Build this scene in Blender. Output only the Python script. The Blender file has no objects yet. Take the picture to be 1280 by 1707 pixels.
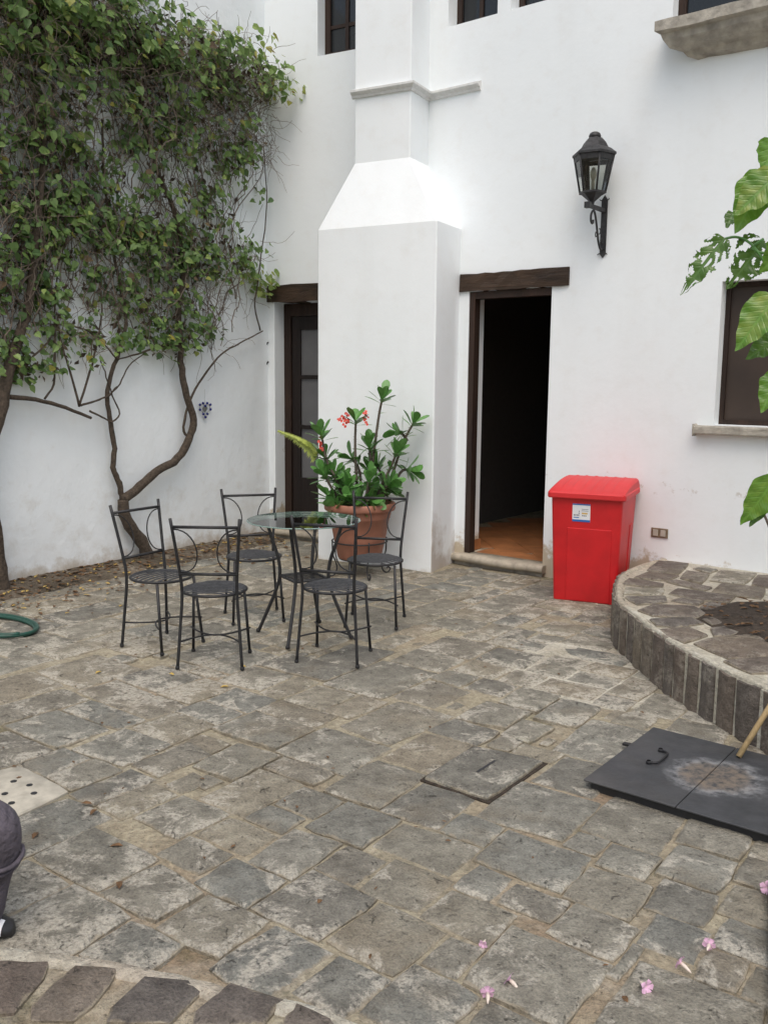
import bpy, bmesh, math, random
from mathutils import Vector, Matrix, noise
from math import sin, cos, pi, radians
random.seed(7)
scene = bpy.context.scene
# ---------------------------------------------------------------- camera, sky, sun, exposure
CAM_Z = 1.65
yaw, pitch, roll = radians(38.142), radians(8.230), radians(0.534)
fwd = Vector((-sin(yaw)*cos(pitch), cos(yaw)*cos(pitch), -sin(pitch)))
rgt = Vector((cos(yaw), sin(yaw), 0)); upv = rgt.cross(fwd)
r2 = cos(roll)*rgt + sin(roll)*upv; u2 = -sin(roll)*rgt + cos(roll)*upv
cam_data = bpy.data.cameras.new('camera'); cam = bpy.data.objects.new('camera', cam_data)
scene.collection.objects.link(cam)
cam.matrix_world = Matrix(((r2.x, u2.x, -fwd.x, 0), (r2.y, u2.y, -fwd.y, 0), (r2.z, u2.z, -fwd.z, CAM_Z), (0, 0, 0, 1)))
cam_data.sensor_fit = 'VERTICAL'; cam_data.sensor_height = 24.0; cam_data.lens = 24.0*1518.2/1707.0
cam_data.clip_start = 0.05; cam_data.clip_end = 500
scene.camera = cam
SUN_EL, SUN_AZ = radians(61), radians(143)      # azimuth clockwise from +Y
world = bpy.data.worlds.new('World'); scene.world = world; world.use_nodes = True
wn = world.node_tree; wn.nodes.clear()
wo = wn.nodes.new('ShaderNodeOutputWorld'); wb = wn.nodes.new('ShaderNodeBackground')
sk = wn.nodes.new('ShaderNodeTexSky'); sk.sky_type = 'NISHITA'; sk.sun_disc = False
sk.sun_elevation = SUN_EL; sk.sun_rotation = SUN_AZ; sk.air_density = 1.4; sk.dust_density = 5.0; sk.ozone_density = 1.0
hs = wn.nodes.new('ShaderNodeHueSaturation'); hs.inputs['Saturation'].default_value = 0.85
wn.links.new(sk.outputs[0], hs.inputs['Color']); wn.links.new(hs.outputs[0], wb.inputs[0]); wn.links.new(wb.outputs[0], wo.inputs[0])
wb.inputs[1].default_value = 0.15
sd = bpy.data.lights.new('sun', 'SUN'); sun = bpy.data.objects.new('sun', sd); scene.collection.objects.link(sun)
sd.energy = 0.55; sd.angle = radians(50); sd.color = (1.0, 0.99, 0.98)
sdir = Vector((sin(SUN_AZ)*cos(SUN_EL), cos(SUN_AZ)*cos(SUN_EL), sin(SUN_EL)))
sun.rotation_euler = sdir.to_track_quat('Z', 'Y').to_euler(); sun.location = (0, 0, 12)
scene.view_settings.view_transform = 'Standard'; scene.view_settings.look = 'None'
scene.view_settings.exposure = 0.30; scene.view_settings.gamma = 1.0
scene.view_settings.use_curve_mapping = False
scene.render.resolution_x = 767; scene.render.resolution_y = 1024
# ---------------------------------------------------------------- measured data (metres)
STONES = [[(-4.257,2.285),(-4.263,2.65),(-4.544,2.712),(-4.593,2.472)],[(-4.292,2.674),(-4.159,2.674),(-4.18,2.757),(-4.235,3.04),(-4.528,3.033),(-4.562,2.733)],[(-3.851,2.649),(-3.732,2.672),(-3.793,2.886),(-4.125,2.91),(-4.146,2.67)],[(-3.794,2.901),(-3.825,3.176),(-4.171,3.147),(-4.14,2.931)],[(-3.609,2.671),(-3.52,2.666),(-3.52,2.799),(-3.556,2.852),(-3.769,2.877),(-3.724,2.684)],[(-3.388,2.503),(-3.232,2.527),(-3.242,2.695),(-3.332,2.77),(-3.514,2.79),(-3.48,2.547)],[(-4.019,2.152),(-4.026,2.353),(-4.016,2.584),(-4.099,2.648),(-4.255,2.641),(-4.227,2.268)],[(-3.932,2.443),(-3.633,2.47),(-3.507,2.55),(-3.56,2.607),(-3.827,2.641),(-3.991,2.576)],[(-3.625,2.17),(-3.597,2.283),(-3.617,2.459),(-3.929,2.433),(-3.939,2.168)],[(-3.656,1.95),(-3.534,1.929),(-3.537,1.986),(-3.584,2.159),(-3.865,2.133),(-3.862,2.065)],[(-3.368,2.208),(-3.19,2.252),(-3.232,2.46),(-3.466,2.51),(-3.456,2.221)],[(-3.329,2.0),(-3.343,2.146),(-3.374,2.182),(-3.528,2.14),(-3.523,1.978)],[(-3.175,1.979),(-3.141,2.033),(-3.176,2.203),(-3.317,2.188),(-3.317,2.0)],[(-2.962,2.226),(-2.939,2.438),(-3.157,2.623),(-3.154,2.241)],[(-2.964,1.962),(-2.937,1.984),(-2.962,2.189),(-3.096,2.191),(-3.089,1.944)],[(-2.805,1.979),(-2.775,2.133),(-2.803,2.178),(-2.937,2.192),(-2.917,1.984)],[(-2.857,1.56),(-2.795,1.597),(-2.804,1.827),(-2.824,1.932),(-3.08,1.917),(-3.056,1.68)],[(-2.78,2.197),(-2.736,2.267),(-2.765,2.315),(-2.915,2.418),(-2.9,2.231)],[(-3.288,3.004),(-3.3,3.237),(-3.53,3.228),(-3.5,3.012)],[(-3.55,3.323),(-3.433,3.357),(-3.455,3.518),(-3.51,3.575),(-3.706,3.553),(-3.66,3.314)],[(-3.293,3.242),(-3.261,3.298),(-3.264,3.545),(-3.399,3.581),(-3.383,3.319)],[(-3.516,3.605),(-3.281,3.613),(-3.271,3.792),(-3.298,3.876),(-3.757,3.853),(-3.71,3.605)],[(-3.251,3.915),(-3.302,4.233),(-3.528,4.146),(-3.476,3.893)],[(-3.768,3.447),(-3.763,3.56),(-3.822,3.739),(-4.006,3.704),(-3.989,3.427)],[(-3.996,3.421),(-4.036,3.72),(-4.232,3.724),(-4.194,3.487)],[(-3.66,2.908),(-3.528,2.917),(-3.589,3.195),(-3.799,3.165),(-3.772,2.889)],[(-3.514,2.817),(-3.381,2.793),(-3.266,2.799),(-3.292,2.987),(-3.497,2.999),(-3.52,2.909)],[(-2.766,2.757),(-2.803,3.033),(-3.22,3.074),(-3.222,2.76)],[(-2.97,3.043),(-2.822,3.054),(-2.806,3.243),(-3.195,3.264),(-3.243,3.096)],[(-3.012,3.316),(-2.974,3.448),(-3.035,3.531),(-3.226,3.528),(-3.223,3.315)],[(-3.02,3.575),(-2.814,3.61),(-2.848,4.007),(-3.192,4.093),(-3.222,3.596)],[(-2.803,3.285),(-2.755,3.487),(-2.804,3.56),(-2.913,3.558),(-2.917,3.325)],[(-2.409,2.794),(-2.373,3.048),(-2.424,3.114),(-2.759,3.069),(-2.756,2.775)],[(-2.736,2.487),(-2.737,2.727),(-2.891,2.73),(-2.948,2.672),(-2.872,2.473)],[(-3.048,2.43),(-2.955,2.486),(-3.003,2.704),(-3.184,2.718),(-3.211,2.579)],[(-2.722,2.279),(-2.693,2.285),(-2.736,2.411),(-2.864,2.44),(-2.804,2.356)],[(-2.476,2.232),(-2.445,2.257),(-2.462,2.582),(-2.676,2.594),(-2.653,2.266)],[(-2.53,2.036),(-2.5,2.06),(-2.466,2.177),(-2.499,2.229),(-2.643,2.241),(-2.764,2.176),(-2.755,2.067)],[(-2.477,2.625),(-2.488,2.729),(-2.671,2.698),(-2.663,2.635)],[(-2.294,2.397),(-2.227,2.435),(-2.227,2.565),(-2.39,2.568),(-2.391,2.431)],[(-2.106,2.614),(-2.069,2.661),(-2.086,2.936),(-2.328,2.981),(-2.352,2.626)],[(-2.269,2.234),(-2.231,2.251),(-2.215,2.338),(-2.238,2.379),(-2.387,2.368),(-2.405,2.258)],[(-2.052,2.34),(-1.945,2.364),(-1.944,2.485),(-2.009,2.567),(-2.212,2.594),(-2.197,2.36)],[(-2.615,3.141),(-2.419,3.119),(-2.403,3.412),(-2.391,3.574),(-2.543,3.662),(-2.77,3.618),(-2.72,3.301)],[(-2.599,3.701),(-2.59,3.796),(-2.608,3.979),(-2.794,4.018),(-2.827,3.908),(-2.765,3.65)],[(-2.615,4.005),(-2.615,4.218),(-2.812,4.192),(-2.818,4.082)],[(-2.616,4.234),(-2.538,4.316),(-2.555,4.478),(-2.85,4.455),(-2.809,4.266)],[(-2.383,4.088),(-2.382,4.23),(-2.602,4.212),(-2.578,4.051)],[(-2.382,4.246),(-2.318,4.283),(-2.361,4.463),(-2.534,4.459),(-2.517,4.282)],[(-2.919,4.21),(-2.854,4.193),(-2.945,4.453),(-3.149,4.443),(-3.143,4.249)],[(-2.93,4.446),(-2.845,4.498),(-2.87,4.76),(-3.165,4.729),(-3.151,4.462)],[(-2.508,4.517),(-2.518,4.733),(-2.861,4.746),(-2.831,4.509)],[(-2.126,3.953),(-2.125,4.242),(-2.35,4.241),(-2.328,4.013)],[(-2.261,3.629),(-2.137,3.732),(-2.145,3.924),(-2.33,3.924),(-2.345,3.638)],[(-2.121,3.409),(-2.133,3.586),(-2.334,3.608),(-2.392,3.422)],[(-2.074,3.611),(-1.955,3.545),(-1.925,3.856),(-2.087,3.851),(-2.135,3.658)],[(-1.976,3.407),(-1.955,3.545),(-2.09,3.598),(-2.1,3.427)],[(-2.19,3.014),(-2.122,3.03),(-2.113,3.371),(-2.381,3.358),(-2.332,3.061)],[(-1.846,3.419),(-1.789,3.424),(-1.755,3.556),(-1.901,3.545),(-1.908,3.409)],[(-1.902,2.623),(-1.807,2.655),(-1.832,2.922),(-2.06,2.911),(-2.049,2.645)],[(-1.644,2.804),(-1.559,2.814),(-1.412,2.934),(-1.422,3.158),(-1.513,3.2),(-1.667,3.197),(-1.743,3.135),(-1.737,2.836)],[(-2.25,4.521),(-2.276,4.859),(-2.477,4.865),(-2.487,4.534)],[(-2.147,4.284),(-1.999,4.286),(-1.987,4.479),(-2.309,4.472),(-2.312,4.321)],[(-1.991,4.508),(-1.986,4.674),(-2.234,4.656),(-2.237,4.532)],[(-2.002,4.729),(-2.004,4.901),(-2.249,4.862),(-2.225,4.735)],[(-2.289,4.905),(-2.153,4.943),(-2.153,5.116),(-2.479,5.088),(-2.456,4.902)],[(-2.355,5.192),(-2.361,5.382),(-2.589,5.395),(-2.568,5.141)],[(-1.788,4.432),(-1.788,4.74),(-1.948,4.79),(-1.947,4.45)],[(-1.885,4.222),(-1.791,4.286),(-1.791,4.4),(-1.946,4.39),(-1.952,4.295)],[(-1.662,4.283),(-1.595,4.311),(-1.544,4.547),(-1.737,4.549),(-1.758,4.342)],[(-1.972,3.946),(-1.882,3.994),(-1.891,4.217),(-2.102,4.215),(-2.091,3.982)],[(-1.799,4.089),(-1.653,4.263),(-1.826,4.256),(-1.861,4.051)],[(-1.612,4.016),(-1.596,4.141),(-1.547,4.169),(-1.546,4.325),(-1.638,4.262),(-1.809,4.042)],[(-1.75,3.561),(-1.6,3.579),(-1.601,3.989),(-1.846,3.986),(-1.832,3.647)],[(-1.308,4.148),(-1.365,4.319),(-1.502,4.308),(-1.504,4.154)],[(-1.372,4.339),(-1.329,4.452),(-1.435,4.525),(-1.508,4.492),(-1.525,4.369)],[(-2.368,5.443),(-2.436,5.595),(-2.578,5.597),(-2.599,5.458)],[(-2.643,5.35),(-2.648,5.538),(-2.817,5.495),(-2.802,5.359)],[(-1.782,4.746),(-1.756,4.767),(-1.95,4.946),(-1.955,4.871)],[(-1.664,3.218),(-1.531,3.291),(-1.582,3.396),(-1.598,3.56),(-1.743,3.546),(-1.735,3.233)],[(-1.219,2.977),(-1.097,2.981),(-1.107,3.273),(-1.394,3.263),(-1.372,3.027)],[(-0.861,3.16),(-0.874,3.287),(-1.094,3.268),(-1.074,3.123)],[(-0.863,2.851),(-0.867,3.077),(-1.054,3.07),(-1.038,2.887)],[(-0.82,2.671),(-0.86,2.842),(-1.01,2.813),(-0.978,2.669)],[(-0.734,3.211),(-0.769,3.344),(-0.849,3.293),(-0.832,3.183)],[(-0.699,3.042),(-0.734,3.173),(-0.841,3.111),(-0.825,2.976)],[(-0.685,2.791),(-0.743,2.96),(-0.825,2.929),(-0.802,2.769)],[(-0.629,2.58),(-0.662,2.71),(-0.782,2.692),(-0.767,2.568)],[(-0.762,2.464),(-0.786,2.61),(-0.947,2.579),(-0.927,2.439)],[(-0.72,2.429),(-0.656,2.448),(-0.665,2.517),(-0.742,2.48)],[(-0.536,2.373),(-0.589,2.569),(-0.635,2.515),(-0.612,2.371)],[(-0.926,2.149),(-0.887,2.031),(-0.596,2.266),(-0.626,2.391),(-0.872,2.393),(-0.906,2.262)],[(-0.967,2.298),(-0.953,2.456),(-1.161,2.478),(-1.167,2.321)],[(-1.026,2.535),(-1.013,2.695),(-1.057,2.751),(-1.222,2.713),(-1.226,2.545)],[(-1.072,2.787),(-1.069,2.938),(-1.243,2.929),(-1.24,2.799)],[(-1.258,2.85),(-1.265,2.926),(-1.34,2.935),(-1.354,2.867)],[(-1.452,2.526),(-1.256,2.52),(-1.261,2.795),(-1.562,2.754),(-1.57,2.582)],[(-1.214,2.362),(-1.206,2.484),(-1.366,2.477),(-1.366,2.364)],[(-1.414,2.369),(-1.425,2.511),(-1.546,2.524),(-1.539,2.383)],[(-1.621,2.413),(-1.623,2.606),(-1.923,2.576),(-1.892,2.428)],[(-1.624,2.647),(-1.623,2.791),(-1.779,2.786),(-1.796,2.65)],[(-1.7,2.137),(-1.537,2.151),(-1.553,2.359),(-1.769,2.355),(-1.756,2.206)],[(-1.426,2.13),(-1.306,2.16),(-1.31,2.325),(-1.542,2.334),(-1.531,2.167)],[(-1.55,1.853),(-1.445,1.86),(-1.413,1.902),(-1.407,2.087),(-1.536,2.142),(-1.651,2.09),(-1.618,1.879)],[(-1.288,2.004),(-1.293,2.124),(-1.371,2.098),(-1.385,1.995)],[(-1.264,1.756),(-1.196,1.796),(-1.193,1.934),(-1.366,1.923),(-1.375,1.771)],[(-1.142,1.975),(-1.02,1.953),(-0.964,2.012),(-0.94,2.122),(-0.955,2.29),(-1.163,2.323),(-1.248,2.236),(-1.27,2.07)],[(-1.136,1.775),(-1.005,1.88),(-1.038,1.938),(-1.148,1.923),(-1.142,1.84)],[(-0.923,2.299),(-0.919,2.418),(-0.941,2.427),(-0.951,2.302)],[(-2.279,2.044),(-2.243,2.061),(-2.24,2.229),(-2.471,2.204),(-2.452,2.056)],[(-2.044,2.032),(-2.006,2.051),(-1.998,2.207),(-2.019,2.31),(-2.223,2.243),(-2.196,2.059)],[(-2.044,1.836),(-2.045,2.019),(-2.228,2.033),(-2.204,1.889)],[(-2.312,1.863),(-2.277,1.867),(-2.257,2.003),(-2.46,2.027),(-2.451,1.878)],[(-1.822,1.849),(-1.75,1.839),(-1.692,1.944),(-1.708,2.109),(-1.953,2.142),(-1.965,1.846)],[(-1.827,2.166),(-1.83,2.331),(-1.934,2.326),(-1.946,2.173)],[(-1.945,1.577),(-1.845,1.649),(-1.872,1.808),(-2.038,1.825),(-2.117,1.782),(-2.073,1.586)],[(-1.727,1.631),(-1.667,1.63),(-1.619,1.677),(-1.62,1.841),(-1.799,1.838),(-1.855,1.792),(-1.83,1.653)],[(-1.512,1.707),(-1.435,1.73),(-1.431,1.829),(-1.511,1.84),(-1.585,1.815),(-1.571,1.716)],[(-2.597,1.594),(-2.487,1.623),(-2.434,1.739),(-2.471,1.848),(-2.626,1.843),(-2.772,1.83),(-2.773,1.595)],[(-2.587,1.373),(-2.518,1.345),(-2.531,1.529),(-2.576,1.575),(-2.774,1.562),(-2.643,1.416)],[(-2.373,1.295),(-2.22,1.401),(-2.213,1.532),(-2.259,1.565),(-2.351,1.575),(-2.471,1.579),(-2.508,1.526),(-2.503,1.336)],[(-2.266,1.581),(-2.145,1.637),(-2.34,1.803),(-2.363,1.809),(-2.41,1.795),(-2.395,1.606)],[(-2.096,1.473),(-1.988,1.524),(-2.07,1.589),(-2.124,1.604),(-2.198,1.554),(-2.192,1.423)]]
STEP_STONES = [[(-2.044,0.978),(-1.971,1.051),(-2.04,1.179),(-2.087,1.225),(-2.246,1.084)],[(-1.959,1.096),(-1.92,1.064),(-1.83,1.13),(-1.843,1.189),(-1.917,1.322),(-2.024,1.252)],[(-1.803,1.214),(-1.769,1.173),(-1.648,1.271),(-1.675,1.398),(-1.725,1.411),(-1.842,1.343)],[(-1.624,1.331),(-1.602,1.308),(-1.469,1.415),(-1.484,1.504),(-1.642,1.466)],[(-1.434,1.463),(-1.395,1.402),(-1.27,1.503),(-1.344,1.533),(-1.46,1.517)]]
PLANTER_STONES = [[(-2.312,6.378),(-2.387,6.783),(-2.566,6.729),(-2.508,6.391)],[(-2.077,6.196),(-2.147,6.519),(-2.295,6.529),(-2.23,6.273)],[(-2.148,6.563),(-2.151,6.699),(-2.244,6.76),(-2.264,6.648)],[(-1.837,6.361),(-1.873,6.755),(-2.105,6.691),(-2.057,6.337)],[(-1.655,6.358),(-1.765,6.76),(-1.841,6.694),(-1.795,6.397)],[(-1.651,5.991),(-1.707,6.275),(-1.952,6.263),(-1.913,5.985)],[(-1.993,5.954),(-1.993,6.069),(-2.255,6.151),(-2.267,6.074)],[(-2.302,6.127),(-2.287,6.311),(-2.481,6.323),(-2.476,6.062)],[(-2.26,5.88),(-2.285,5.977),(-2.495,6.004),(-2.462,5.826)],[(-2.161,5.663),(-2.206,5.811),(-2.379,5.701),(-2.331,5.556)],[(-1.954,5.698),(-1.782,5.741),(-1.796,5.939),(-2.126,5.917),(-2.113,5.741)],[(-2.144,5.333),(-2.079,5.488),(-2.13,5.618),(-2.276,5.459)],[(-1.889,5.583),(-1.888,5.651),(-2.003,5.656),(-2.013,5.579)],[(-1.719,5.439),(-1.728,5.686),(-1.831,5.666),(-1.83,5.502)],[(-1.966,5.138),(-1.796,5.253),(-1.779,5.357),(-1.881,5.491),(-2.097,5.373),(-2.095,5.214)],[(-1.663,5.135),(-1.591,5.223),(-1.68,5.321),(-1.727,5.222)],[(-1.855,4.917),(-1.778,4.982),(-1.688,5.142),(-1.779,5.207),(-1.949,5.035)],[(-1.721,4.742),(-1.629,4.697),(-1.594,4.9),(-1.727,4.998),(-1.814,4.871)],[(-1.556,4.882),(-1.456,5.067),(-1.562,5.165),(-1.618,5.036)],[(-1.361,4.536),(-1.212,4.748),(-1.284,5.011),(-1.402,5.062),(-1.522,4.909),(-1.606,4.692)],[(-1.212,4.417),(-1.146,4.472),(-1.205,4.688),(-1.338,4.493)]]
SOIL = [(-1.702,5.422),(-1.727,5.72),(-1.557,5.918),(-1.318,5.057),(-1.546,5.15)]
LIFTED = [(-2.085,2.946),(-1.779,2.948),(-1.781,3.41),(-2.104,3.356)]
SLOT = [(-1.935,3.116),(-1.938,3.267)]
DRAIN = [(-3.485,1.706),(-3.519,1.873),(-3.509,1.949),(-3.252,1.952),(-3.127,1.947),(-3.087,1.686)]
DRAIN_HOLES = [(-3.366,1.849),(-3.284,1.871),(-3.288,1.767),(-3.203,1.842),(-3.193,1.741)]
VINE = {'trunk':[(-6.66,5.016,-0.102),(-6.66,5.004,0.153),(-6.647,4.812,0.421),(-6.645,4.78,0.6)],'right':[(-6.645,4.78,0.6),(-6.654,4.928,0.67),(-6.67,5.16,0.811),(-6.688,5.429,0.919),(-6.697,5.569,1.089),(-6.701,5.634,1.271),(-6.695,5.55,1.495),(-6.692,5.498,1.741),(-6.692,5.491,1.985),(-6.691,5.481,2.353),(-6.696,5.563,2.679),(-6.689,5.448,3.135),(-6.677,5.264,3.434),(-6.668,5.131,3.826),(-6.665,5.08,4.198)],'left':[(-6.666,4.795,0.596),(-6.664,4.762,0.747),(-6.66,4.703,0.882),(-6.661,4.723,1.046),(-6.659,4.693,1.258),(-6.657,4.665,1.482),(-6.661,4.725,1.709),(-6.665,4.779,1.811),(-6.672,4.887,2.108),(-6.668,4.837,2.455),(-6.663,4.757,2.79),(-6.66,4.716,3.264),(-6.66,4.706,3.732)],'twig1':[(-6.707,5.578,1.099),(-6.703,5.513,1.203),(-6.711,5.627,1.489),(-6.724,5.825,1.713),(-6.737,6.029,1.887),(-6.754,6.28,1.999),(-6.776,6.614,2.131)],'twig2':[(-6.773,6.578,2.135),(-6.768,6.502,2.373),(-6.771,6.55,2.611),(-6.775,6.608,2.908),(-6.781,6.695,3.384),(-6.778,6.657,3.892)],'twig3':[(-6.692,5.49,1.952),(-6.675,5.233,1.927),(-6.659,4.993,1.857),(-6.644,4.764,1.8)],'twig4':[(-6.644,4.764,1.81),(-6.632,4.585,1.968),(-6.618,4.382,2.056),(-6.6,4.102,2.064),(-6.586,3.89,2.075)],'twig5':[(-6.638,4.679,1.269),(-6.645,4.777,1.343),(-6.64,4.707,1.497),(-6.635,4.635,1.698),(-6.633,4.596,1.796)],'twig6':[(-6.636,4.65,1.482),(-6.645,4.788,1.598),(-6.652,4.89,1.752),(-6.663,5.06,1.859)]}
VINE2 = {'trunk':[(-6.545,3.567,-0.067),(-6.544,3.558,0.138),(-6.543,3.544,0.42),(-6.541,3.506,0.792),(-6.544,3.551,1.15),(-6.549,3.637,1.372),(-6.556,3.73,1.686),(-6.561,3.818,1.914),(-6.569,3.938,2.236),(-6.574,4.014,2.692),(-6.579,4.09,3.147),(-6.583,4.144,3.685)],'b1':[(-6.548,3.62,1.507),(-6.57,3.951,1.476),(-6.588,4.223,1.406),(-6.604,4.47,1.317)],'b2':[(-6.596,4.35,1.413),(-6.604,4.469,1.696),(-6.611,4.572,1.992),(-6.614,4.615,2.287),(-6.611,4.571,2.668)],'b3':[(-6.596,4.351,1.427),(-6.592,4.282,1.693),(-6.588,4.218,1.882),(-6.585,4.176,2.161)],'b4':[(-6.598,4.368,1.422),(-6.607,4.518,1.459),(-6.616,4.643,1.498),(-6.622,4.74,1.573)],'b5':[(-6.603,4.455,1.376),(-6.611,4.573,1.324),(-6.618,4.671,1.275)],'b6':[(-6.575,4.032,1.48),(-6.581,4.12,1.597),(-6.583,4.143,1.833),(-6.584,4.164,2.253),(-6.588,4.224,2.581)],'b7':[(-6.556,3.73,1.686),(-6.568,3.914,1.78),(-6.579,4.082,1.924),(-6.586,4.199,2.069)]}
BLOBS = [(4.076,4.259,0.669,0.257,650,1),(4.743,4.418,0.779,0.23,650,1),(5.517,4.503,0.838,0.249,650,1),(6.269,4.506,0.556,0.258,420,1),(4.005,3.86,0.488,0.259,260,1),(4.725,4.002,0.783,0.233,230,1),(5.507,4.153,0.678,0.226,230,1),(6.57,4.559,0.336,0.221,90,2),(4.034,3.439,0.438,0.22,230,1),(4.712,3.676,0.509,0.188,100,1),(5.291,3.854,0.425,0.199,170,1),(6.138,3.993,0.373,0.378,150,1),(4.354,3.417,0.35,0.182,90,1),(4.014,3.043,0.439,0.178,180,1),(6.251,3.583,0.428,0.332,45,1),(4.219,2.897,0.524,0.16,280,1),(4.802,2.911,0.598,0.22,300,1),(5.396,2.865,0.68,0.249,380,1),(5.913,2.768,0.492,0.219,200,1),(5.046,2.571,0.787,0.254,330,1),(4.48,2.418,0.562,0.191,160,1),(3.943,2.68,0.379,0.178,190,1),(3.873,2.318,0.319,0.224,160,1),(6.594,2.635,0.255,0.1,60,3),(5.448,2.243,0.533,0.213,220,1),(4.898,2.107,0.547,0.203,130,1),(4.174,1.974,0.467,0.188,80,1),(3.767,1.777,0.235,0.18,140,1),(4.024,1.69,0.193,0.102,50,1),(4.511,1.794,0.184,0.098,16,1),(5.297,1.971,0.442,0.132,80,1),(5.936,2.08,0.113,0.045,12,1),(5.587,1.955,0.307,0.065,24,1),(5.744,3.621,0.428,0.289,110,1),(5.809,3.238,0.396,0.241,120,1),(5.108,3.399,0.414,0.223,110,1),(4.515,3.219,0.365,0.186,100,1),(6.366,2.989,0.216,0.285,30,1),(3.492,4.002,0.28,0.484,400,1),(3.433,3.027,0.282,0.498,260,1),(3.388,2.277,0.284,0.424,200,1),(4.101,4.726,0.665,0.169,300,1),(4.764,4.918,0.502,0.135,200,1)]
HEART = (-6.796,5.857,1.36)
EUPH = [[(-4.822,5.91,0.625),(-4.8,5.928,0.87),(-4.774,5.949,1.122),(-4.749,5.97,1.372),(-4.731,5.986,1.496)],[(-4.845,5.826,0.625),(-4.861,5.812,0.869),(-4.87,5.805,1.096),(-4.867,5.808,1.321)],[(-4.751,6.047,0.626),(-4.695,6.093,0.871),(-4.631,6.146,1.124),(-4.563,6.203,1.3)],[(-4.668,6.102,0.82),(-4.622,6.14,0.897),(-4.576,6.179,0.897)],[(-4.598,6.161,1.144),(-4.625,6.138,1.199),(-4.656,6.112,1.214)],[(-4.902,5.713,0.624),(-4.953,5.671,0.817),(-5.019,5.616,0.993),(-5.05,5.591,1.194)],[(-4.745,5.896,0.625),(-4.676,5.953,0.82),(-4.63,5.991,0.947),(-4.6,6.016,1.048)],[(-4.909,5.682,0.624),(-4.964,5.636,0.741),(-5.018,5.591,0.867)],[(-4.735,5.774,0.604),(-4.721,5.786,0.742),(-4.709,5.795,0.819)],[(-4.935,5.634,0.613),(-4.97,5.605,0.664),(-4.982,5.595,0.705)],[(-4.933,5.948,0.625),(-4.934,5.947,0.869),(-4.992,5.898,0.995)],[(-4.756,5.938,0.87),(-4.788,5.912,0.971),(-4.796,5.905,1.097)],[(-4.801,5.694,0.589),(-4.824,5.674,0.665)],[(-5.069,5.731,0.867),(-5.096,5.709,0.968),(-5.104,5.702,1.008)],[(-4.864,5.628,0.588),(-4.896,5.602,0.624)],[(-4.848,6.083,0.626),(-4.81,6.115,0.769),(-4.85,6.082,0.921)],[(-4.722,5.733,0.589),(-4.741,5.717,0.655)]]
EUPH_FLOWERS = [(-4.912,5.705,1.335),(-4.881,5.731,1.37),(-4.904,5.712,1.29),(-4.873,5.737,1.31),(-4.794,5.829,1.346),(-4.775,5.845,1.307),(-4.939,5.683,1.325),(-4.802,5.862,1.381),(-5.045,5.569,1.134),(-5.037,5.575,1.094)]
FERN = [(-5.025,5.742,0.623),(-5.083,5.693,0.867),(-5.148,5.614,1.093),(-5.231,5.519,1.177),(-5.352,5.392,1.236)]
POTHOS = [((-1.506,5.125,2.738),(-1.616,5.012,2.439),0.221,0,1),((-1.436,5.071,2.716),(-1.602,4.943,2.52),0.206,0,2),((-1.694,5.094,2.423),(-1.873,4.962,2.131),0.157,1,0),((-1.529,5.222,2.414),(-1.667,5.102,2.157),0.221,1,0),((-1.395,5.155,2.402),(-1.476,5.05,2.221),0.178,0,1),((-1.413,5.098,2.1),(-1.567,4.973,1.829),0.213,0,2),((-1.404,5.256,1.92),(-1.554,5.132,1.787),0.157,0,0),((-1.392,5.208,1.708),(-1.451,5.109,1.501),0.157,0,1),((-1.359,5.113,1.147),(-1.477,4.998,0.895),0.185,0,1),((-1.408,5.151,1.013),(-1.453,5.056,0.885),0.078,0,0),((-1.51,5.227,2.923),(-1.528,5.139,2.74),0.157,0,1),((-1.69,5.209,2.571),(-1.699,5.124,2.486),0.078,0,0)]
POTHOS_STEMS = [[(-1.702,5.123,2.423),(-1.652,5.137,2.43),(-1.593,5.153,2.405),(-1.54,5.167,2.347),(-1.452,5.191,2.203),(-1.388,5.209,2.092)],[(-1.516,5.174,2.414),(-1.54,5.167,2.347)],[(-1.519,5.173,2.738),(-1.45,5.192,2.618),(-1.406,5.204,2.463)],[(-1.44,5.195,2.1),(-1.374,5.212,1.967)],[(-1.386,5.209,1.147),(-1.343,5.221,0.935),(-1.295,5.234,0.638)],[(-1.452,5.191,0.988),(-1.391,5.208,0.865),(-1.307,5.231,0.603),(-1.276,5.239,0.437)]]
FLOWERS = [(-1.286,2.129),(-1.135,2.027),(-1.154,1.94),(-0.835,2.238),(-0.794,2.396),(-0.764,2.534),(-0.719,2.957)]
DRY = [(-3.963,3.135),(-4.3,2.896),(-3.76,3.486),(-2.881,1.897),(-2.962,1.92),(-2.889,1.659),(-2.599,1.797),(-2.38,1.652),(-3.576,3.183)]
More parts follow.
